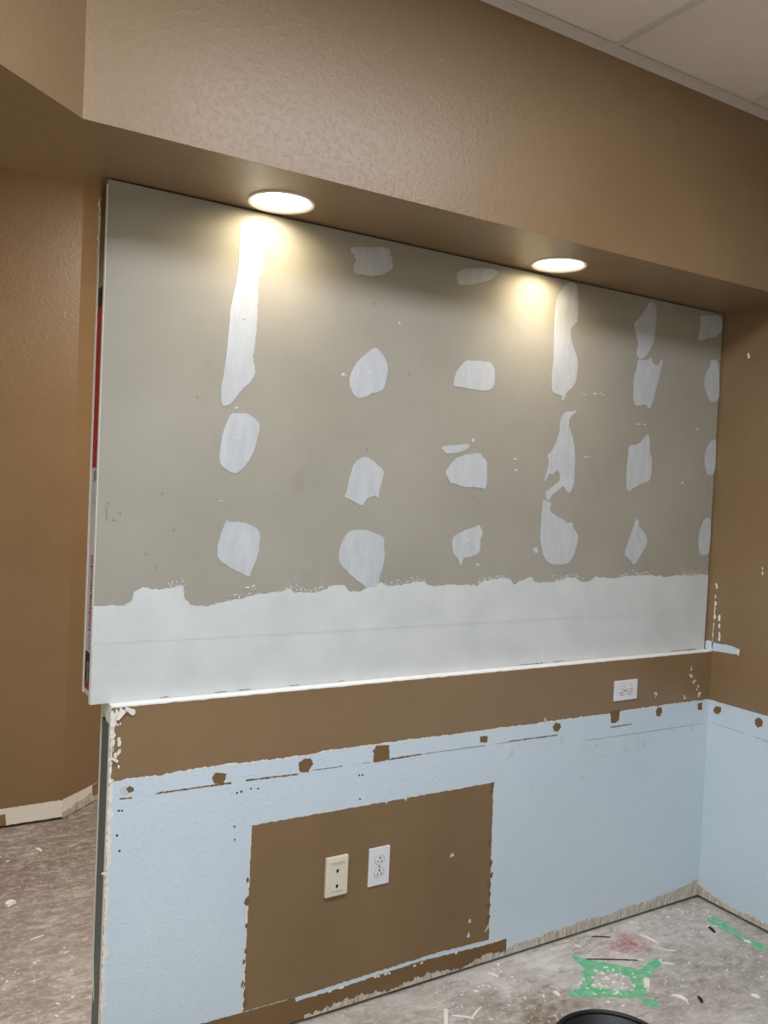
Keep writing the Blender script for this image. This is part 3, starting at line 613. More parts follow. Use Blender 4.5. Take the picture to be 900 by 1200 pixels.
# ledge where the upper board sits back, skimmed, its white raised for the downlight glow
ledge_pts = rough_line([(x * 0.02 - 2.302, -0.0012) for x in range(0, 116)], 0.01, 0.0022, False, 4)
bm = bmesh.new()
top_a = [bm.verts.new((min(x, -0.0005), y, ZL + 0.0005)) for x, y in ledge_pts]
top_b = [bm.verts.new((min(x, -0.0005), PANEL_Y + 0.002, ZL + 0.0010)) for x, y in ledge_pts]
low_a = [bm.verts.new((min(x, -0.0005), y, ZL - 0.0035 - 0.002 * noise.noise(Vector((x * 40, 3, 1))))) for x, y in ledge_pts]
for i in range(len(ledge_pts) - 1):
    bm.faces.new((top_a[i], top_a[i + 1], top_b[i + 1], top_b[i]))
    bm.faces.new((low_a[i], low_a[i + 1], top_a[i + 1], top_a[i]))
link('skimmed_ledge', bm, LEDGELIT, wall_back)

# blue paint below the old rail line
bt = sorted(BLUETOP)
clean = []
for p in bt:
    if not clean or p[0] - clean[-1][0] > 0.03:
        clean.append(p)
clean = [(LX + 0.004, clean[0][1])] + clean[1:] + [(-0.0006, 0.788)]
top_line = rough_line(clean, 0.006, 0.0022, False, 21, 60)
blue_poly = top_line + [(-0.0006, GAP + 0.001), (LX + 0.004, GAP + 0.001)]
layer('blue_paint', blue_poly, on_low, 0.0006, BLUE, wall_back)
bm = bmesh.new()
ribbon(bm, top_line, on_low, 0.0009, 0.0012, 0.0062, 0.007, 31, 0.25)
link('torn_paint_edge', bm, GYPSUM, wall_back)

def inner(poly, step=0.006, amp=0.0022, seed=1, freq=70.0):
    return rough_line(poly, step, amp, True, seed, freq)

rect = [(-1.9085, 0.6112), (-1.0612, 0.6103), (-1.0482, 0.0834), (-1.2568, 0.0918), (-1.4094, 0.0891), (-1.6407, 0.0853), (-1.7546, 0.0835), (-1.9131, 0.0866)]
layer('bare_wall_patch', inner(rect, 0.007, 0.0030, 3), on_low, 0.0012, TAN_FLAT, wall_back)
strip = [(-2.3, 0.1005)] + STRIP[0:10] + [(-0.9682, GAP + 0.001), (-2.3, GAP + 0.001)]
layer('bare_base_strip', inner(strip, 0.008, 0.0028, 6), on_low, 0.0010, TAN_RAW, wall_back)
bm = bmesh.new()
ribbon(bm, [(-1.9110, 0.6112), (-1.9135, 0.0866)], on_low, 0.0016, 0.001, 0.007, 0.007, 41, 0.33)
ribbon(bm, [(-1.9135, 0.40), (-1.9145, 0.0866)], on_low, 0.0018, 0.001, 0.010, 0.010, 42, 0.45)
ribbon(bm, [(-1.0592, 0.6103), (-1.0470, 0.0834)], on_low, 0.0016, 0.001, 0.005, 0.007, 43, 0.42)
ribbon(bm, [(-1.908, 0.6122), (-1.0612, 0.6113)], on_low, 0.0016, 0.0006, 0.003, 0.007, 44, 0.5)
ribbon(bm, [(-2.05, 0.0905), (-1.9131, 0.0872), (-1.7546, 0.0840)], on_low, 0.0016, 0.0006, 0.0022, 0.007, 45, 0.3)
for i in range(16):
    x = random.Random(90 + i).uniform(-1.75, -1.0)
    flake(bm, x, 0.072 + 0.004 * noise.noise(Vector((x * 9, 0, 0))), 0.004, on_low, 0.0017, random.Random(i), 1.6, 0)
link('torn_paint_edge', bm, GYPSUM, wall_back)
bm = bmesh.new()
rnd = random.Random(8)
for z in (0.20, 0.235, 0.27, 0.30, 0.34, 0.14, 0.16, 0.41, 0.585, 0.60):
    x = -1.061 + (0.6103 - z) * 0.0247
    flake(bm, x + rnd.uniform(-0.008, 0.004), z, rnd.uniform(0.004, 0.010), on_low, 0.0020, rnd, 1.6, 1.5)
for z in (0.11, 0.14, 0.165, 0.20, 0.23, 0.26, 0.33, 0.40, 0.46):
    flake(bm, -1.913 + rnd.uniform(-0.004, 0.005), z, rnd.uniform(0.004, 0.008), on_low, 0.0020, rnd, 1.8, 1.5)
link('chipped_edge', bm, TAN_RAW, wall_back)

layer('scraped_ring', inner([(-2.2590 + 0.0165 * math.cos(a), 0.7610 + 0.0125 * math.sin(a)) for a in [i * 0.5236 for i in range(12)]], 0.003, 0.0012, 49, 160), on_low, 0.0009, WHITETAPE, wall_back)
for i, s in enumerate(SPOTS):
    layer('chipped_spot', inner(s, 0.003, 0.0022, 50 + i, 160), on_low, 0.0011, TAN_RAW, wall_back)
bm = bmesh.new()
for (a, b), w in zip(SCORES, (0.0055, 0.0052, 0.004, 0.0024, 0.0062, 0.0018, 0.0046, 0.0042, 0.0014)):
    ribbon(bm, [a, b], on_low, 0.0012, w * 0.5, w * 1.2, 0.006, int(a[0] * -100), 0.0 if w > 0.004 else 0.32)
link('score_line', bm, TAN_RAW, wall_back)
bm = bmesh.new()
rnd = random.Random(17)
for x, z in HOLES:
    flake(bm, x, z, 0.0032, on_low, 0.0011, rnd)
link('nail_hole', bm, SLOT, wall_back, 'stuff')
bm = bmesh.new()
for x, z in CHIPS:
    for j in range(3):
        flake(bm, x + rnd.uniform(-0.006, 0.006), z + rnd.uniform(-0.008, 0.008), rnd.uniform(0.002, 0.0055), on_low, 0.0022, rnd, 1.4)
for i in range(40):
    flake(bm, rnd.uniform(-1.0, -0.25), rnd.uniform(0.55, 0.77), rnd.uniform(0.001, 0.0026), on_low, 0.0018, rnd, 1.3)
link('paint_chip', bm, COMPOUND, wall_back, 'stuff')

def scraped_band(name, x0, x1, zmid, amp, plane, parent, mat, seed, h=0.0015):
    """rough adhesive scar along the foot of a wall: short upright strokes"""
    rnd = random.Random(seed)
    pts, x = [], x0
    while x < x1:
        z = zmid(x) + amp * (rnd.random() - 0.5) + amp * 0.6 * noise.noise(Vector((x * 9, seed, 0)))
        pts.append((x, z))
        x += rnd.uniform(0.003, 0.010)
    pts.append((x1, zmid(x1)))
    layer(name, pts + [(x1, GAP + 0.0005), (x0, GAP + 0.0005)], plane, h, mat, parent)

SCRAPED = NT('adhesive_scar', 0.9, 0.15)
_n = SCRAPED.noise(1.0, 6, 0.7, 0.3, SCRAPED.stretch(120, 120, 22))
SCRAPED.color(SCRAPED.ramp(_n, [(0.32, srgb(140, 122, 98)), (0.45, srgb(186, 177, 160)), (0.58, srgb(206, 200, 188)), (0.70, srgb(230, 226, 217))]))
SCRAPED.bump(_n, 0.5, 0.003)
SCRAPED = SCRAPED.m
scraped_band('adhesive_scar', -0.967, -0.0008, lambda x: 0.046 + 0.012 * max(0, (x + 0.25) / 0.25) - 0.010 * max(0, (-0.7 - x) / 0.27), 0.013, on_low, wall_back, SCRAPED, 3)
scraped_band('adhesive_scar', -1.72, -0.967, lambda x: 0.026 + 0.006 * math.sin(x * 23), 0.012, on_low, wall_back, SCRAPED, 5, 0.0018)
scraped_band('adhesive_scar', -1.25, -0.0008, lambda x: 0.034 + 0.020 * max(0, (x + 0.12) / 0.12), 0.012, on_right, wall_right, SCRAPED, 7)
layer('plaster_smear', inner(smooth_poly([(-0.30, 0.048), (-0.12, 0.060), (-0.05, 0.070), (-0.004, 0.078), (-0.001, 0.03), (-0.28, 0.03)]), 0.005, 0.003, 8), on_low, 0.0013, SCRAPED, wall_back)

# right wall paint
rtop = rough_line([(-4.68, 0.787), (-2.0, 0.787), (-0.2, 0.787), (-0.0007, 0.788)], 0.01, 0.0012, False, 77, 60)
layer('blue_paint', rtop + [(-0.0007, GAP + 0.001), (-4.68, GAP + 0.001)], on_right, 0.0006, BLUE, wall_right)
for i, s in enumerate(SPOTS_RIGHT):
    layer('chipped_spot', inner(s, 0.003, 0.0022, 70 + i, 160), on_right, 0.0011, TAN_RAW, wall_right)
bm = bmesh.new()
ribbon(bm, [SCORE_RIGHT[0], SCORE_RIGHT[1], (-0.8, 0.6995)], on_right, 0.0011, 0.0006, 0.0022, 0.006, 6, 0.3)
link('score_line', bm, TAN_RAW, wall_right)
stroke = [(PANEL_Y, 1.0195)] + STROKE[1:7] + [(PANEL_Y, 0.978)]
layer('white_paint_stroke', inner(smooth_poly(stroke), 0.004, 0.0022, 9, 110), on_right, 0.0016, BLUE, wall_right)
bm = bmesh.new()
rnd = random.Random(23)
for y, z in CHIPS_RIGHT:
    y = min(y, -0.003)
    for j in range(3):
        flake(bm, y + rnd.uniform(-0.004, 0.0), z + rnd.uniform(-0.014, 0.014), rnd.uniform(0.002, 0.0045), on_right, 0.0022, rnd, 2.0, 1.5)
ribbon(bm, [(-0.002, 0.985), (-0.002, 1.04), (-0.004, 1.10), (-0.0025, 1.18)], on_right, 0.0016, 0.001, 0.008, 0.008, 14, 0.35)
for i in range(14):
    flake(bm, -0.116 + rnd.uniform(-0.006, 0.004), rnd.uniform(0.984, 1.010), rnd.uniform(0.002, 0.004), on_right, 0.003, rnd, 1.3)
link('plaster_chip', bm, GYPSUM, wall_right, 'stuff')

# hall walls: pale scars where the base moulding was pulled off
layer('base_scar', inner([(-4.2, 0.086)] + [(-2.29, 0.086), (-2.1788, 0.0859), (-2.0455, 0.0868), (-2.0455, 0.013), (-2.162, 0.013), (-2.277, 0.013), (-2.2824, 0.0631), (-2.31, 0.0618), (-2.31, 0.013), (-4.2, 0.013)], 0.008, 0.0018, 15), on_hall, 0.0015, GYPSUM, wall_hall)
layer('base_scar', inner([(0.0, 0.0885), (0.0792, 0.0867), (0.2103, 0.0879), (0.2132, 0.0363), (0.2336, 0.0188), (0.2721, 0.0348), (0.30, 0.034), (0.30, 0.007), (0.0, 0.007)], 0.008, 0.0018, 16), on_angled, 0.0015, GYPSUM, wall_angled)
layer('adhesive_scar', inner([(0.0, 0.030), (0.05, 0.034), (0.10, 0.046), (0.15, 0.043), (0.20, 0.058), (0.215, 0.03), (0.30, 0.026), (0.30, 0.0065), (0.0, 0.0065)], 0.005, 0.006, 18, 90), on_angled, 0.0022, SCRAPED, wall_angled)
bm = bmesh.new()
ribbon(bm, [(-2.6, 0.0875), (-2.046, 0.0885)], on_hall, 0.0018, 0.0015, 0.004, 0.008, 61, 0.2)
link('torn_paint_edge', bm, GYPSUM, wall_hall)
bm = bmesh.new()
ribbon(bm, [(0.0, 0.0905), (0.10, 0.0885), (0.45, 0.0895)], on_angled, 0.0018, 0.002, 0.005, 0.008, 62, 0.1)
link('torn_paint_edge', bm, GYPSUM, wall_angled)

# ------------------------------------------------------------------ upper board: grey drywall, taped joint, patched screws
PX0, PX1, PZ0, PZ1, SEAM = -2.3475, -0.0075, 0.9815, 2.2885, 1.1325
bm = bmesh.new()
add_box(bm, PX0, PX1, PANEL_Y, PANEL_Y + 0.0150, SEAM + 0.001, PZ1)
panel = link('drywall', bm, GREYPAPER)
tag(panel, 'large unpainted grey drywall panel dotted with white joint-compound patches, under two recessed lights', 'drywall')
box('lower_strip', PX0 - 0.0005, PX1, PANEL_Y, PANEL_Y + 0.0150, PZ0, SEAM - 0.001, GREYPAPER, panel)
top = [(PX0, BAND_TOP[0][1])] + [p for p in BAND_TOP if PX0 + 0.004 < p[0] < PX1 - 0.01]
fixed = [top[0]]
for p in top[1:]:
    if p[0] > fixed[-1][0] + 0.002:
        fixed.append(p)
fixed.append((PX1, fixed[-1][1]))
bl = rough_line(fixed, 0.005, 0.0045, False, 91, 55)
mono = [bl[0]]
for p in bl[1:]:
    if p[0] > mono[-1][0] + 0.0008:
        mono.append(p)
seam_line = [(PX1 - (PX1 - PX0) * i / 90, SEAM + 0.0015 + 0.0025 * noise.noise(Vector((i * 0.17, 8, 0)))) for i in range(91)]
layer('compound_band', mono + seam_line, on_panel, 0.0014, COMPOUND, panel)
layer('compound_band', seam_line[::-1] + [(PX1, PZ0 - 0.0005), (PX0, PZ0 - 0.0005)], on_panel, 0.0007, COMPOUND, panel)
bm = bmesh.new()                                                # dragged crumbs along the upper edge of the band
rnd = random.Random(33)
for x, z in mono:
    g = noise.noise(Vector((x * 6.0, 40, 0)))
    if g > 0.05:
        for j in range(2):
            flake(bm, x + rnd.uniform(-0.006, 0.006), z + abs(rnd.gauss(0, 0.009)), rnd.uniform(0.0008, 0.0026), on_panel, 0.0014, rnd)
for x, z in PCHIPS:
    for j in range(3):
        flake(bm, x + rnd.uniform(-0.008, 0.008), z + rnd.uniform(-0.003, 0.003), rnd.uniform(0.0012, 0.0036), on_panel, 0.0014, rnd, 1.6, 0.1)
link('compound_crumbs', bm, COMPOUND, panel, 'stuff')
for i, p in enumerate(PATCHES):
    poly = inner(smooth_poly(p), 0.004, 0.0020, 100 + i, 90)
    patch = layer('compound_patch', poly, on_panel, 0.0011, THIN_COMPOUND, panel)
    if len(p) > 8 and i not in (3, 6, 8, 16, 18):
        cx = sum(a for a, b in p) / len(p); cz = sum(b for a, b in p) / len(p)
        bm = bmesh.new()
        for j in range(2):
            flake(bm, cx + rnd.uniform(-0.008, 0.008), cz + 0.012 + rnd.uniform(-0.004, 0.004), 0.0035, on_panel, 0.0022, rnd)
        link('screw_dimple', bm, COMPOUND, patch)
bm = bmesh.new()
for x, z in PDOTS:
    flake(bm, x, z, 0.0032, on_panel, 0.0007, rnd, 1.4)
for a, b in (((-2.335, 2.151), (-2.318, 2.149)), ((-2.325, 1.48), (-2.322, 1.44)), ((-0.045, 1.64), (-0.028, 1.59))):
    ribbon(bm, [a, b], on_panel, 0.0007, 0.002, 0.006, 0.004, 3)
link('scuff_mark', bm, GREYINK, panel, 'stuff')
bm = bmesh.new()                                                # dark cracks left open under the board
for x0, x1 in ((-2.17, -2.14), (-2.02, -1.98), (-1.955, -1.91), (-1.80, -1.76), (-1.64, -1.615), (-0.95, -0.84), (-0.80, -0.74), (-0.20, -0.05)):
    ribbon(bm, [(x0, PZ0 + 0.0025), (x1, PZ0 + 0.0025)], on_panel, 0.0012, 0.001, 0.0035, 0.006, 7)
link('open_crack', bm, DARK, panel, 'stuff')
# free left end: front sheet edge, printed end tape, rear sheet edge
box('cut_edge', PX0 - 0.0012, PX0, PANEL_Y, PANEL_Y + 0.0150, PZ0, PZ1 - 0.01, GYPSUM, panel)
box('rear_sheet', PX0, PX1, 0.1045, 0.1185, 0.9985, PZ1, TAN, panel)
box('rear_cut_edge', PX0 - 0.0014, PX0, 0.1045, 0.1195, 0.9963, PZ1 - 0.03, GYPSUM, panel)
box('dark_core', PX0 + 0.030, PX1, 0.0470, 0.1040, 1.0, PZ1 - 0.002, DARK, panel)  # plain dark block standing in for the shaded stud cavity
box('head_stud', PX0 + 0.012, PX0 + 0.028, 0.0470, 0.1040, 1.95, PZ1 - 0.03, STEEL, panel)
TX = PX0 + 0.0008
tape = box('end_tape', TX, TX + 0.004, 0.0468, 0.1043, 0.9963, 2.032, WHITETAPE, panel)
tape['label'] = 'printed end tape in red, grey and black'
def band(name, z0, z1, mat, y0=0.0469, y1=0.1042, dx=0.0005):
    return box(name, TX - dx, TX, y0, y1, z0, z1, mat, tape)
band('red_band', 1.5772, 1.983, RED)
band('black_band', 1.983, 2.032, BLACKTAPE)
band('black_band', 1.0241, 1.1067, BLACKTAPE)
band('red_band', 1.0113, 1.0241, RED)
bm = bmesh.new()
rnd = random.Random(2)
def mark(bmx, y, z, w, h):
    vs = [bmx.verts.new((TX - 0.0008, y - w / 2, z - h / 2)), bmx.verts.new((TX - 0.0008, y + w / 2, z - h / 2)), bmx.verts.new((TX - 0.0008, y + w / 2, z + h / 2)), bmx.verts.new((TX - 0.0008, y - w / 2, z + h / 2))]
    bmx.faces.new(vs)
z = 1.165
while z < 1.36:                                                 # worn line of small red print, too rubbed to read
    h = rnd.uniform(0.003, 0.007)
    for yy in (0.058, 0.073):
        mark(bm, yy + rnd.uniform(-0.003, 0.003), z, rnd.uniform(0.006, 0.012), h)
    z += h + rnd.uniform(0.0015, 0.004)
link('worn_red_print', bm, REDINK, tape, 'stuff')
bm = bmesh.new()
for i in range(30):
    mark(bm, rnd.uniform(0.050, 0.074), rnd.uniform(1.115, 1.155), rnd.uniform(0.003, 0.010), rnd.uniform(0.002, 0.004))
for i in range(26):
    mark(bm, 0.050 + 0.0012 * i, 1.556, 0.0008, rnd.uniform(0.024, 0.030))
for i in range(14):
    mark(bm, rnd.uniform(0.050, 0.078), rnd.uniform(1.42, 1.53), rnd.uniform(0.002, 0.006), rnd.uniform(0.002, 0.004))
link('worn_grey_print', bm, GREYINK, tape, 'stuff')
fc = bpy.data.curves.new('tape_lettering', 'FONT')
fc.body = 'CertainTeed'
fc.size = 0.030
fc.align_x, fc.align_y = 'LEFT', 'CENTER'
fc.materials.append(WHITETAPE)
fo = bpy.data.objects.new('tape_lettering', fc)
COL.objects.link(fo)
fo.parent = tape
bpy.context.view_layer.update()
lm = bpy.data.meshes.new_from_object(fo.evaluated_get(bpy.context.evaluated_depsgraph_get()))
bpy.data.objects.remove(fo)
fo = bpy.data.objects.new('tape_lettering', lm)
COL.objects.link(fo)
fo.parent = tape
fo.matrix_local = Matrix(((0, 0, -1, TX - 0.0009), (0, 1, 0, 0.0735), (1, 0, 0, 1.0265), (0, 0, 0, 1))) @ Matrix.Diagonal((0.36, 1.1, 1, 1))
rnd = random.Random(12)                                         # paper torn off the rear sheet near the head
for z, l in ((2.243, 0.030), (2.214, 0.009), (2.157, 0.013), (2.128, 0.006)):
    bm = bmesh.new()
    y0 = 0.100 - 0.012 * rnd.random()
    prev = None
    for i in range(7):
        f = i / 6
        c = Vector((PX0 - 0.002 - 0.004 * math.sin(math.pi * f), y0 + 0.006 * math.sin(math.pi * f), z - l / 2 + l * f))
        w = 0.0012 + 0.0016 * math.sin(math.pi * f)
        ring = [bm.verts.new(c + Vector(o)) for o in ((-w, 0, 0), (0, w * 2, 0), (w, 0, 0), (0, -w * 2, 0))]
        if prev:
            for k_ in range(4):
                bm.faces.new((prev[k_], prev[(k_ + 1) % 4], ring[(k_ + 1) % 4], ring[k_]))
        else:
            bm.faces.new(ring)
        prev = ring
    bm.faces.new(prev)
    link('torn_paper', bm, GYPSUM, panel)

# ------------------------------------------------------------------ recessed downlights
def downlight(cx, cy, label):
    t = empty('recessed_downlight', (cx, cy, SZ))
    tag(t, label, 'light', 'recessed downlights in the soffit')
    bm = bmesh.new()
    lathe(bm, [(0.0735, 0.004), (0.075, 0.001), (0.085, -0.0045), (0.088, -0.0042), (0.0888, 0.0)], 64)
    link('trim_ring', bm, TRIMWHITE, t, None, True)
    bm = bmesh.new()
    lathe(bm, [(0.0735, 0.004), (0.072, 0.02), (0.069, 0.055), (0.0685, 0.075)], 64)
    link('baffle', bm, TRIMWHITE, t, None, True)
    bm = bmesh.new()
    rings = lathe(bm, [(0.0688, 0.056), (0.05, 0.0525), (0.025, 0.0515)], 64)
    bm.faces.new(rings[-1])
    link('lens', bm, LENS, t, None, True)
    sp = bpy.data.lights.new('downlight_beam', 'SPOT')
    sp.energy, sp.color = SPOT_POWER, (1.0, 0.90, 0.72)
    sp.spot_size, sp.spot_blend, sp.shadow_soft_size = math.radians(100), 0.7, 0.05
    so = bpy.data.objects.new('downlight_beam', sp)
    so.location = (0, 0, 0.02)
    so.parent = t
    COL.objects.link(so)
    return t
downlight(*DOWNLIGHTS[0], 'lit round recessed downlight with white trim, above the long tapering compound patch')
downlight(*DOWNLIGHTS[1], 'lit round recessed downlight with white trim, nearer the corner with the right wall')

# ------------------------------------------------------------------ outlets
def capsule(bm, w, h, y0, y1, cx=0, cz=0, n=28, flatc=0.0):
    """receptacle face: a circle cut flat at two sides"""
    pts = []
    for i in range(n):
        a = 2 * math.pi * i / n
        x, z = 0.5 * h * math.cos(a), 0.5 * h * math.sin(a)
        x = max(-w / 2, min(w / 2, x))
        pts.append((cx + x, cz + z))
    f = [bm.verts.new((x, y0, z)) for x, z in pts]
    b = [bm.verts.new((x, y1, z)) for x, z in pts]
    bm.faces.new(f)
    for i in range(n):
        bm.faces.new((f[i], f[(i + 1) % n], b[(i + 1) % n], b[i]))

def duplex(loc, label, turned):
    t = empty('wall_outlet', loc)
    if turned:
        t.rotation_euler = (0, math.pi / 2, 0)
    tag(t, label, 'outlet')
    box('cover_plate', -0.0365, 0.0365, -0.0062, 0.0, -0.058, 0.058, WHITE_PLASTIC, t, None, 0.0022)
    for s in (1, -1):
        bm = bmesh.new()
        capsule(bm, 0.0335, 0.0285, -0.0085, -0.005, 0, s * 0.0195)
        r = link('receptacle', bm, WHITE_PLASTIC, t)
        for sx, hh in ((-0.0063, 0.0075), (0.0063, 0.0095)):
            box('slot', sx - 0.0012, sx + 0.0012, -0.0088, -0.0084, s * 0.0195 - 0.0045 - hh / 2 + 0.001, s * 0.0195 - 0.0045 + hh / 2 + 0.001, SLOT, r)
        bm = bmesh.new()
        capsule(bm, 0.006, 0.006, -0.0088, -0.0084, 0, s * 0.0195 + 0.0080, 12)
        link('ground_hole', bm, SLOT, r)
        bm = bmesh.new()
        ring = [(0.0176 * math.cos(a), 0.0152 * math.sin(a)) for a in [2 * math.pi * i / 32 for i in range(32)]]
        o_ = [bm.verts.new((max(-0.0180, min(0.0180, x * 1.02)), -0.0065, s * 0.0195 + z)) for x, z in ring]
        i_ = [bm.verts.new((x * 0.94, -0.0065, s * 0.0195 + z * 0.94)) for x, z in ring]
        for i in range(32):
            bm.faces.new((o_[i], o_[(i + 1) % 32], i_[(i + 1) % 32], i_[i]))
        link('receptacle_joint', bm, GREYINK, r)
    bm = bmesh.new()
    capsule(bm, 0.0055, 0.0055, -0.0074, -0.006, 0, 0, 14)
    link('cover_screw', bm, GREYINK, t)
    return t
duplex((-1.4915, -0.0012, 0.4185), 'white duplex power outlet mounted upright in the bare tan rectangle, beside the ivory plate', False)
duplex((-0.4710, 0.0, 0.8660), 'white duplex power outlet mounted sideways on the tan strip above the blue paint', True)

t = empty('jack_plate', (-1.6385, -0.0012, 0.4190))
tag(t, 'thick ivory jack plate with two dark sockets, on the bare tan rectangle', 'outlet')
bm = bmesh.new()
add_box(bm, -0.0365, 0.0365, -0.0120, 0.0, -0.058, 0.058, 0.003)
link('cover_plate', bm, IVORY_PLASTIC, t)
box('face_insert', -0.0315, 0.0315, -0.0132, -0.0115, -0.050, 0.050, IVORY_PLASTIC, t, None, 0.0006)
for z in (0.0185, -0.0265):
    bm = bmesh.new()
    capsule(bm, 0.0125, 0.0085, -0.0136, -0.0130, 0.0, z, 16)
    add_box(bm, -0.003, 0.003, -0.0136, -0.0130, z - 0.0065, z - 0.002)
    link('socket', bm, SLOT, t)
bm = bmesh.new()
for zz, n, hh in ((0.0405, 11, 0.0022), (0.0350, 8, 0.0012), (-0.0430, 9, 0.0022)):
    for i in range(n):
        x = (i - (n - 1) / 2) * 0.0042
        add_box(bm, x - 0.0016, x + 0.0016, -0.0135, -0.0130, zz - hh / 2, zz + hh / 2)
for x, z in ((-0.027, 0.0), (0.027, 0.0), (-0.027, -0.030), (0.027, -0.043), (-0.027, -0.043), (0.0, -0.014)):
    add_box(bm, x - 0.0008, x + 0.0008, -0.0135, -0.0130, z - 0.0008, z + 0.0008)
link('moulded_print', bm, GREYINK, t, 'stuff')

# ------------------------------------------------------------------ bucket
t = empty('bucket', (-1.34, -0.82, 0.0))
tag(t, 'round black plastic bucket with a thick rim standing on the concrete', 'bucket')
H = 0.30
bm = bmesh.new()
rings = lathe(bm, [(0.02, 0.0), (0.112, 0.0), (0.116, 0.006), (0.137, H - 0.004), (0.1335, H - 0.004), (0.1125, 0.010), (0.02, 0.006)], 64)
bm.faces.new(rings[0]); bm.faces.new(rings[-1])
link('body', bm, BLACKRUBBER, t, None, True)
bm = bmesh.new()
prof = [(0.139 + 0.0062 * math.cos(a), H - 0.007 + 0.007 * math.sin(a)) for a in [2 * math.pi * i / 14 for i in range(15)]]
lathe(bm, prof, 64)
lathe(bm, [(0.136, H - 0.040), (0.1405, H - 0.040), (0.1405, H - 0.034), (0.136, H - 0.034)], 64)
link('rim', bm, BLACKRUBBER, t, None, True)

# ------------------------------------------------------------------ floor marks and scraps
for i, g in enumerate(GREEN):
    layer('green_paint_mark', inner(smooth_poly(g), 0.004, 0.0060, 200 + i, 75), on_floor, 0.0003 + 0.00012 * i, GREENPAINT, floor)

def scrap(name, a, b, w, h, mat, label, cat='scrap', group=None, kink=0.0, taper=0.5):
    """a splinter or strip lying on the slab, slightly bowed"""
    A, B = Vector((*a, 0)), Vector((*b, 0))
    d = (B - A)
    n = Vector((-d.y, d.x, 0)).normalized()
    bm = bmesh.new()
    prev = None
    for i in range(5):
        f = i / 4
        p = A + d * f + n * kink * math.sin(math.pi * f)
        ww = w * (1 - taper * abs(2 * f - 1) ** 1.5)
        lift = 0.0003 + h * 0.35 * math.sin(math.pi * f)
        ring = [bm.verts.new(p + n * ww / 2 + Vector((0, 0, lift if 0 < i < 4 else 0.0))), bm.verts.new(p - n * ww / 2 + Vector((0, 0, lift if 0 < i < 4 else 0.0))),
                bm.verts.new(p - n * ww / 2 * 0.85 + Vector((0, 0, lift + h))), bm.verts.new(p + n * ww / 2 * 0.85 + Vector((0, 0, lift + h)))]
        if prev:
            for k_ in range(4):
                bm.faces.new((prev[k_], prev[(k_ + 1) % 4], ring[(k_ + 1) % 4], ring[k_]))
        else:
            bm.faces.new(ring)
        prev = ring
    bm.faces.new(prev)
    o = link(name, bm, mat)
    c = (A + B) / 2
    for v in o.data.vertices:
        v.co -= c
    o.location = c
    return tag(o, label, cat, group)

scrap('drywall_scrap', (-1.3150, -0.1400), (-1.3590, -0.2020), 0.014, 0.004, SCRAPWHITE, 'straight white strip of drywall lying on the concrete at the lower picture edge', taper=0.1)
scrap('drywall_scrap', (-1.3149, -0.1726), (-1.2650, -0.2140), 0.007, 0.003, SCRAPWHITE, 'thin white sliver forming the long arm of a V beside the straight strip', taper=0.4)
scrap('drywall_scrap', (-1.2690, -0.2080), (-1.2120, -0.1790), 0.008, 0.003, SCRAPWHITE, 'short white sliver forming the other arm of the V by the straight strip', taper=0.6)
scrap('drywall_scrap', (-0.4375, -0.0980), (-0.4236, -0.1684), 0.014, 0.004, SCRAPWHITE, 'broad white sliver on the floor beside the red stain', kink=0.004, taper=0.7)
scrap('drywall_scrap', (-0.4413, -0.1904), (-0.4008, -0.2324), 0.006, 0.002, SCRAPWHITE, 'curved thin white sliver between the red stain and the grey patch', kink=-0.008)
scrap('drywall_scrap', (-0.5700, -0.2112), (-0.5508, -0.2270), 0.006, 0.002, SCRAPWHITE, 'tiny white sliver at the end of the long brown splinter')
scrap('drywall_scrap', (-0.5108, -0.2636), (-0.4800, -0.2885), 0.009, 0.003, SCRAPWHITE, 'short white sliver touching the upper tip of the green mark')
scrap('drywall_scrap', (-0.6360, -0.3094), (-0.6723, -0.3417), 0.021, 0.008, SCRAPWHITE, 'small cream drywall block lying on the right arm of the green mark', taper=0.1)
scrap('wood_splinter', (-0.7272, -0.1282), (-0.5729, -0.2139), 0.0035, 0.003, SCRAPBROWN, 'long thin brown splinter lying along the top of the green mark', 'splinter')
scrap('wood_splinter', (-0.6014, -0.0304), (-0.5451, -0.0629), 0.0045, 0.003, SCRAPBROWN, 'short brown splinter near the foot of the blue wall', 'splinter')
scrap('black_shard', (-0.1586, -0.1773), (-0.1716, -0.2136), 0.011, 0.005, SCRAPDARK, 'black shard lying near the second green stripe by the corner', 'shard')
scrap('black_shard', (-0.5624, -0.4523), (-0.5761, -0.4791), 0.011, 0.005, SCRAPDARK, 'small black shard on the open grey concrete near the bucket', 'shard')
scrap('plaster_chip', (-0.9586, -0.2200), (-0.9549, -0.2455), 0.016, 0.004, SCRAPWHITE, 'white plaster chip left of the green mark', 'chip')
scrap('plaster_chip', (-0.7007, -0.0457), (-0.6857, -0.0660), 0.009, 0.003, SCRAPWHITE, 'white plaster chip by the wall above the green mark', 'chip')
scrap('plaster_chip', (-0.3973, -0.5238), (-0.3890, -0.5480), 0.018, 0.004, SCRAPWHITE, 'white plaster chip on the floor at the right picture edge', 'chip')
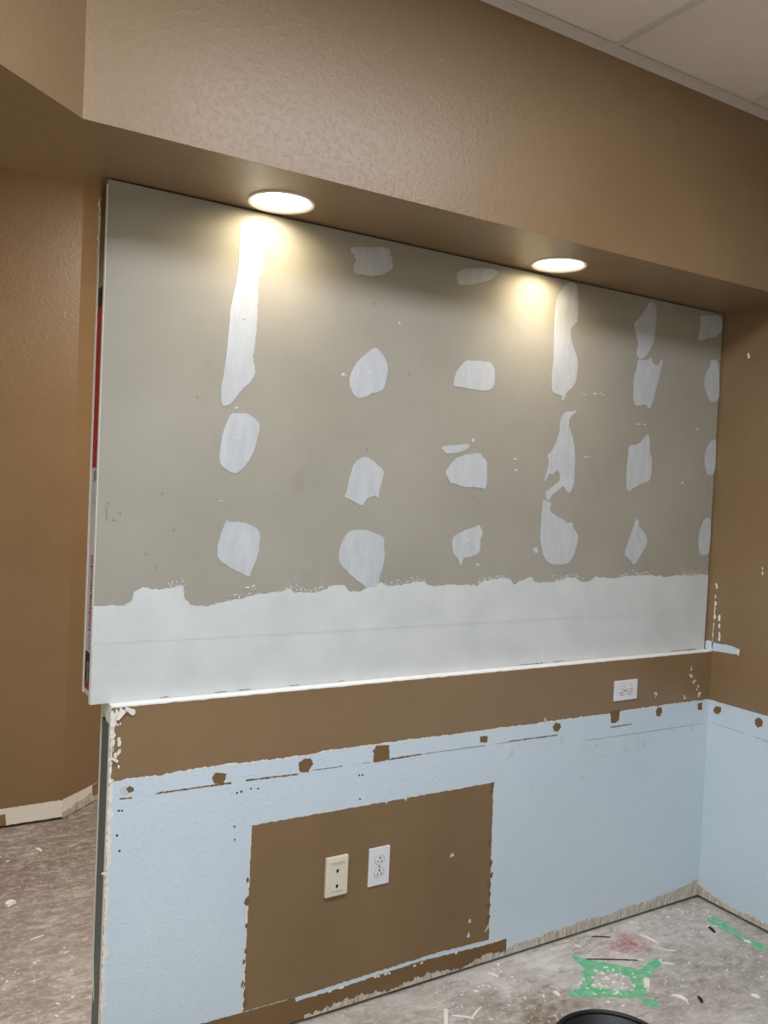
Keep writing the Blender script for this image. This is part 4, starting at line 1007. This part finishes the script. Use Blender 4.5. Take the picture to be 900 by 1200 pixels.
scrap('plaster_chip', (-0.1230, -0.2990), (-0.1130, -0.3200), 0.015, 0.004, SCRAPWHITE, 'white plaster chip lying on the green stripe by the right wall', 'chip')
scrap('plaster_chip', (-0.6290, -0.4080), (-0.6130, -0.4530), 0.016, 0.004, SCRAPWHITE, 'crumbled white plaster chip below the tail of the green mark', 'chip', None, 0.006)
scrap('plaster_chip', (-1.0787, -0.0425), (-1.0618, -0.0760), 0.013, 0.003, SCRAPWHITE, 'white plaster chip on the pale floor by the end of the brown base strip', 'chip')
scrap('plaster_chunk', (-2.3740, 1.0730), (-2.3440, 1.0930), 0.026, 0.012, SCRAPWHITE, 'white plaster chunk on the hall floor beyond the partition end', 'chunk', taper=0.3)
scrap('plaster_chip', (-2.1980, 1.5350), (-2.1840, 1.4960), 0.016, 0.004, SCRAPWHITE, 'white plaster chip on the hall floor below the base scar', 'chip')
scrap('drywall_scrap', (-2.3364, 0.8081), (-2.2900, 0.8200), 0.006, 0.002, SCRAPWHITE, 'thin pale sliver on the hall floor near the steel stud')

bm = bmesh.new()
rnd = random.Random(61)
for i in range(520):
    u, v = rnd.uniform(-1.9, -0.05), -abs(rnd.gauss(0.0, 0.30)) - 0.012
    if noise.noise(Vector((u * 4, v * 4, 2))) < -0.12:
        continue
    if math.hypot(u + 1.34, v + 0.82) < 0.17:
        continue
    flake(bm, u, v, rnd.uniform(0.0010, 0.0036) * (1.9 if rnd.random() < 0.07 else 1), on_floor, 0.0014, rnd, rnd.uniform(1, 2.2))
for i in range(60):
    flake(bm, rnd.uniform(-2.75, -2.2), rnd.uniform(0.2, 1.75), rnd.uniform(0.0015, 0.004), on_floor, 0.0016, rnd, rnd.uniform(1, 2.5))
for i in range(40):                                              # crumbs on the green mark
    flake(bm, rnd.uniform(-0.86, -0.62), rnd.uniform(-0.34, -0.19), rnd.uniform(0.002, 0.006), on_floor, 0.0018, rnd, 1.6)
o = link('plaster_crumbs', bm, SCRAPWHITE, None, 'stuff')
o['label'] = 'fine white plaster crumbs scattered over the concrete'
o['category'] = 'debris'
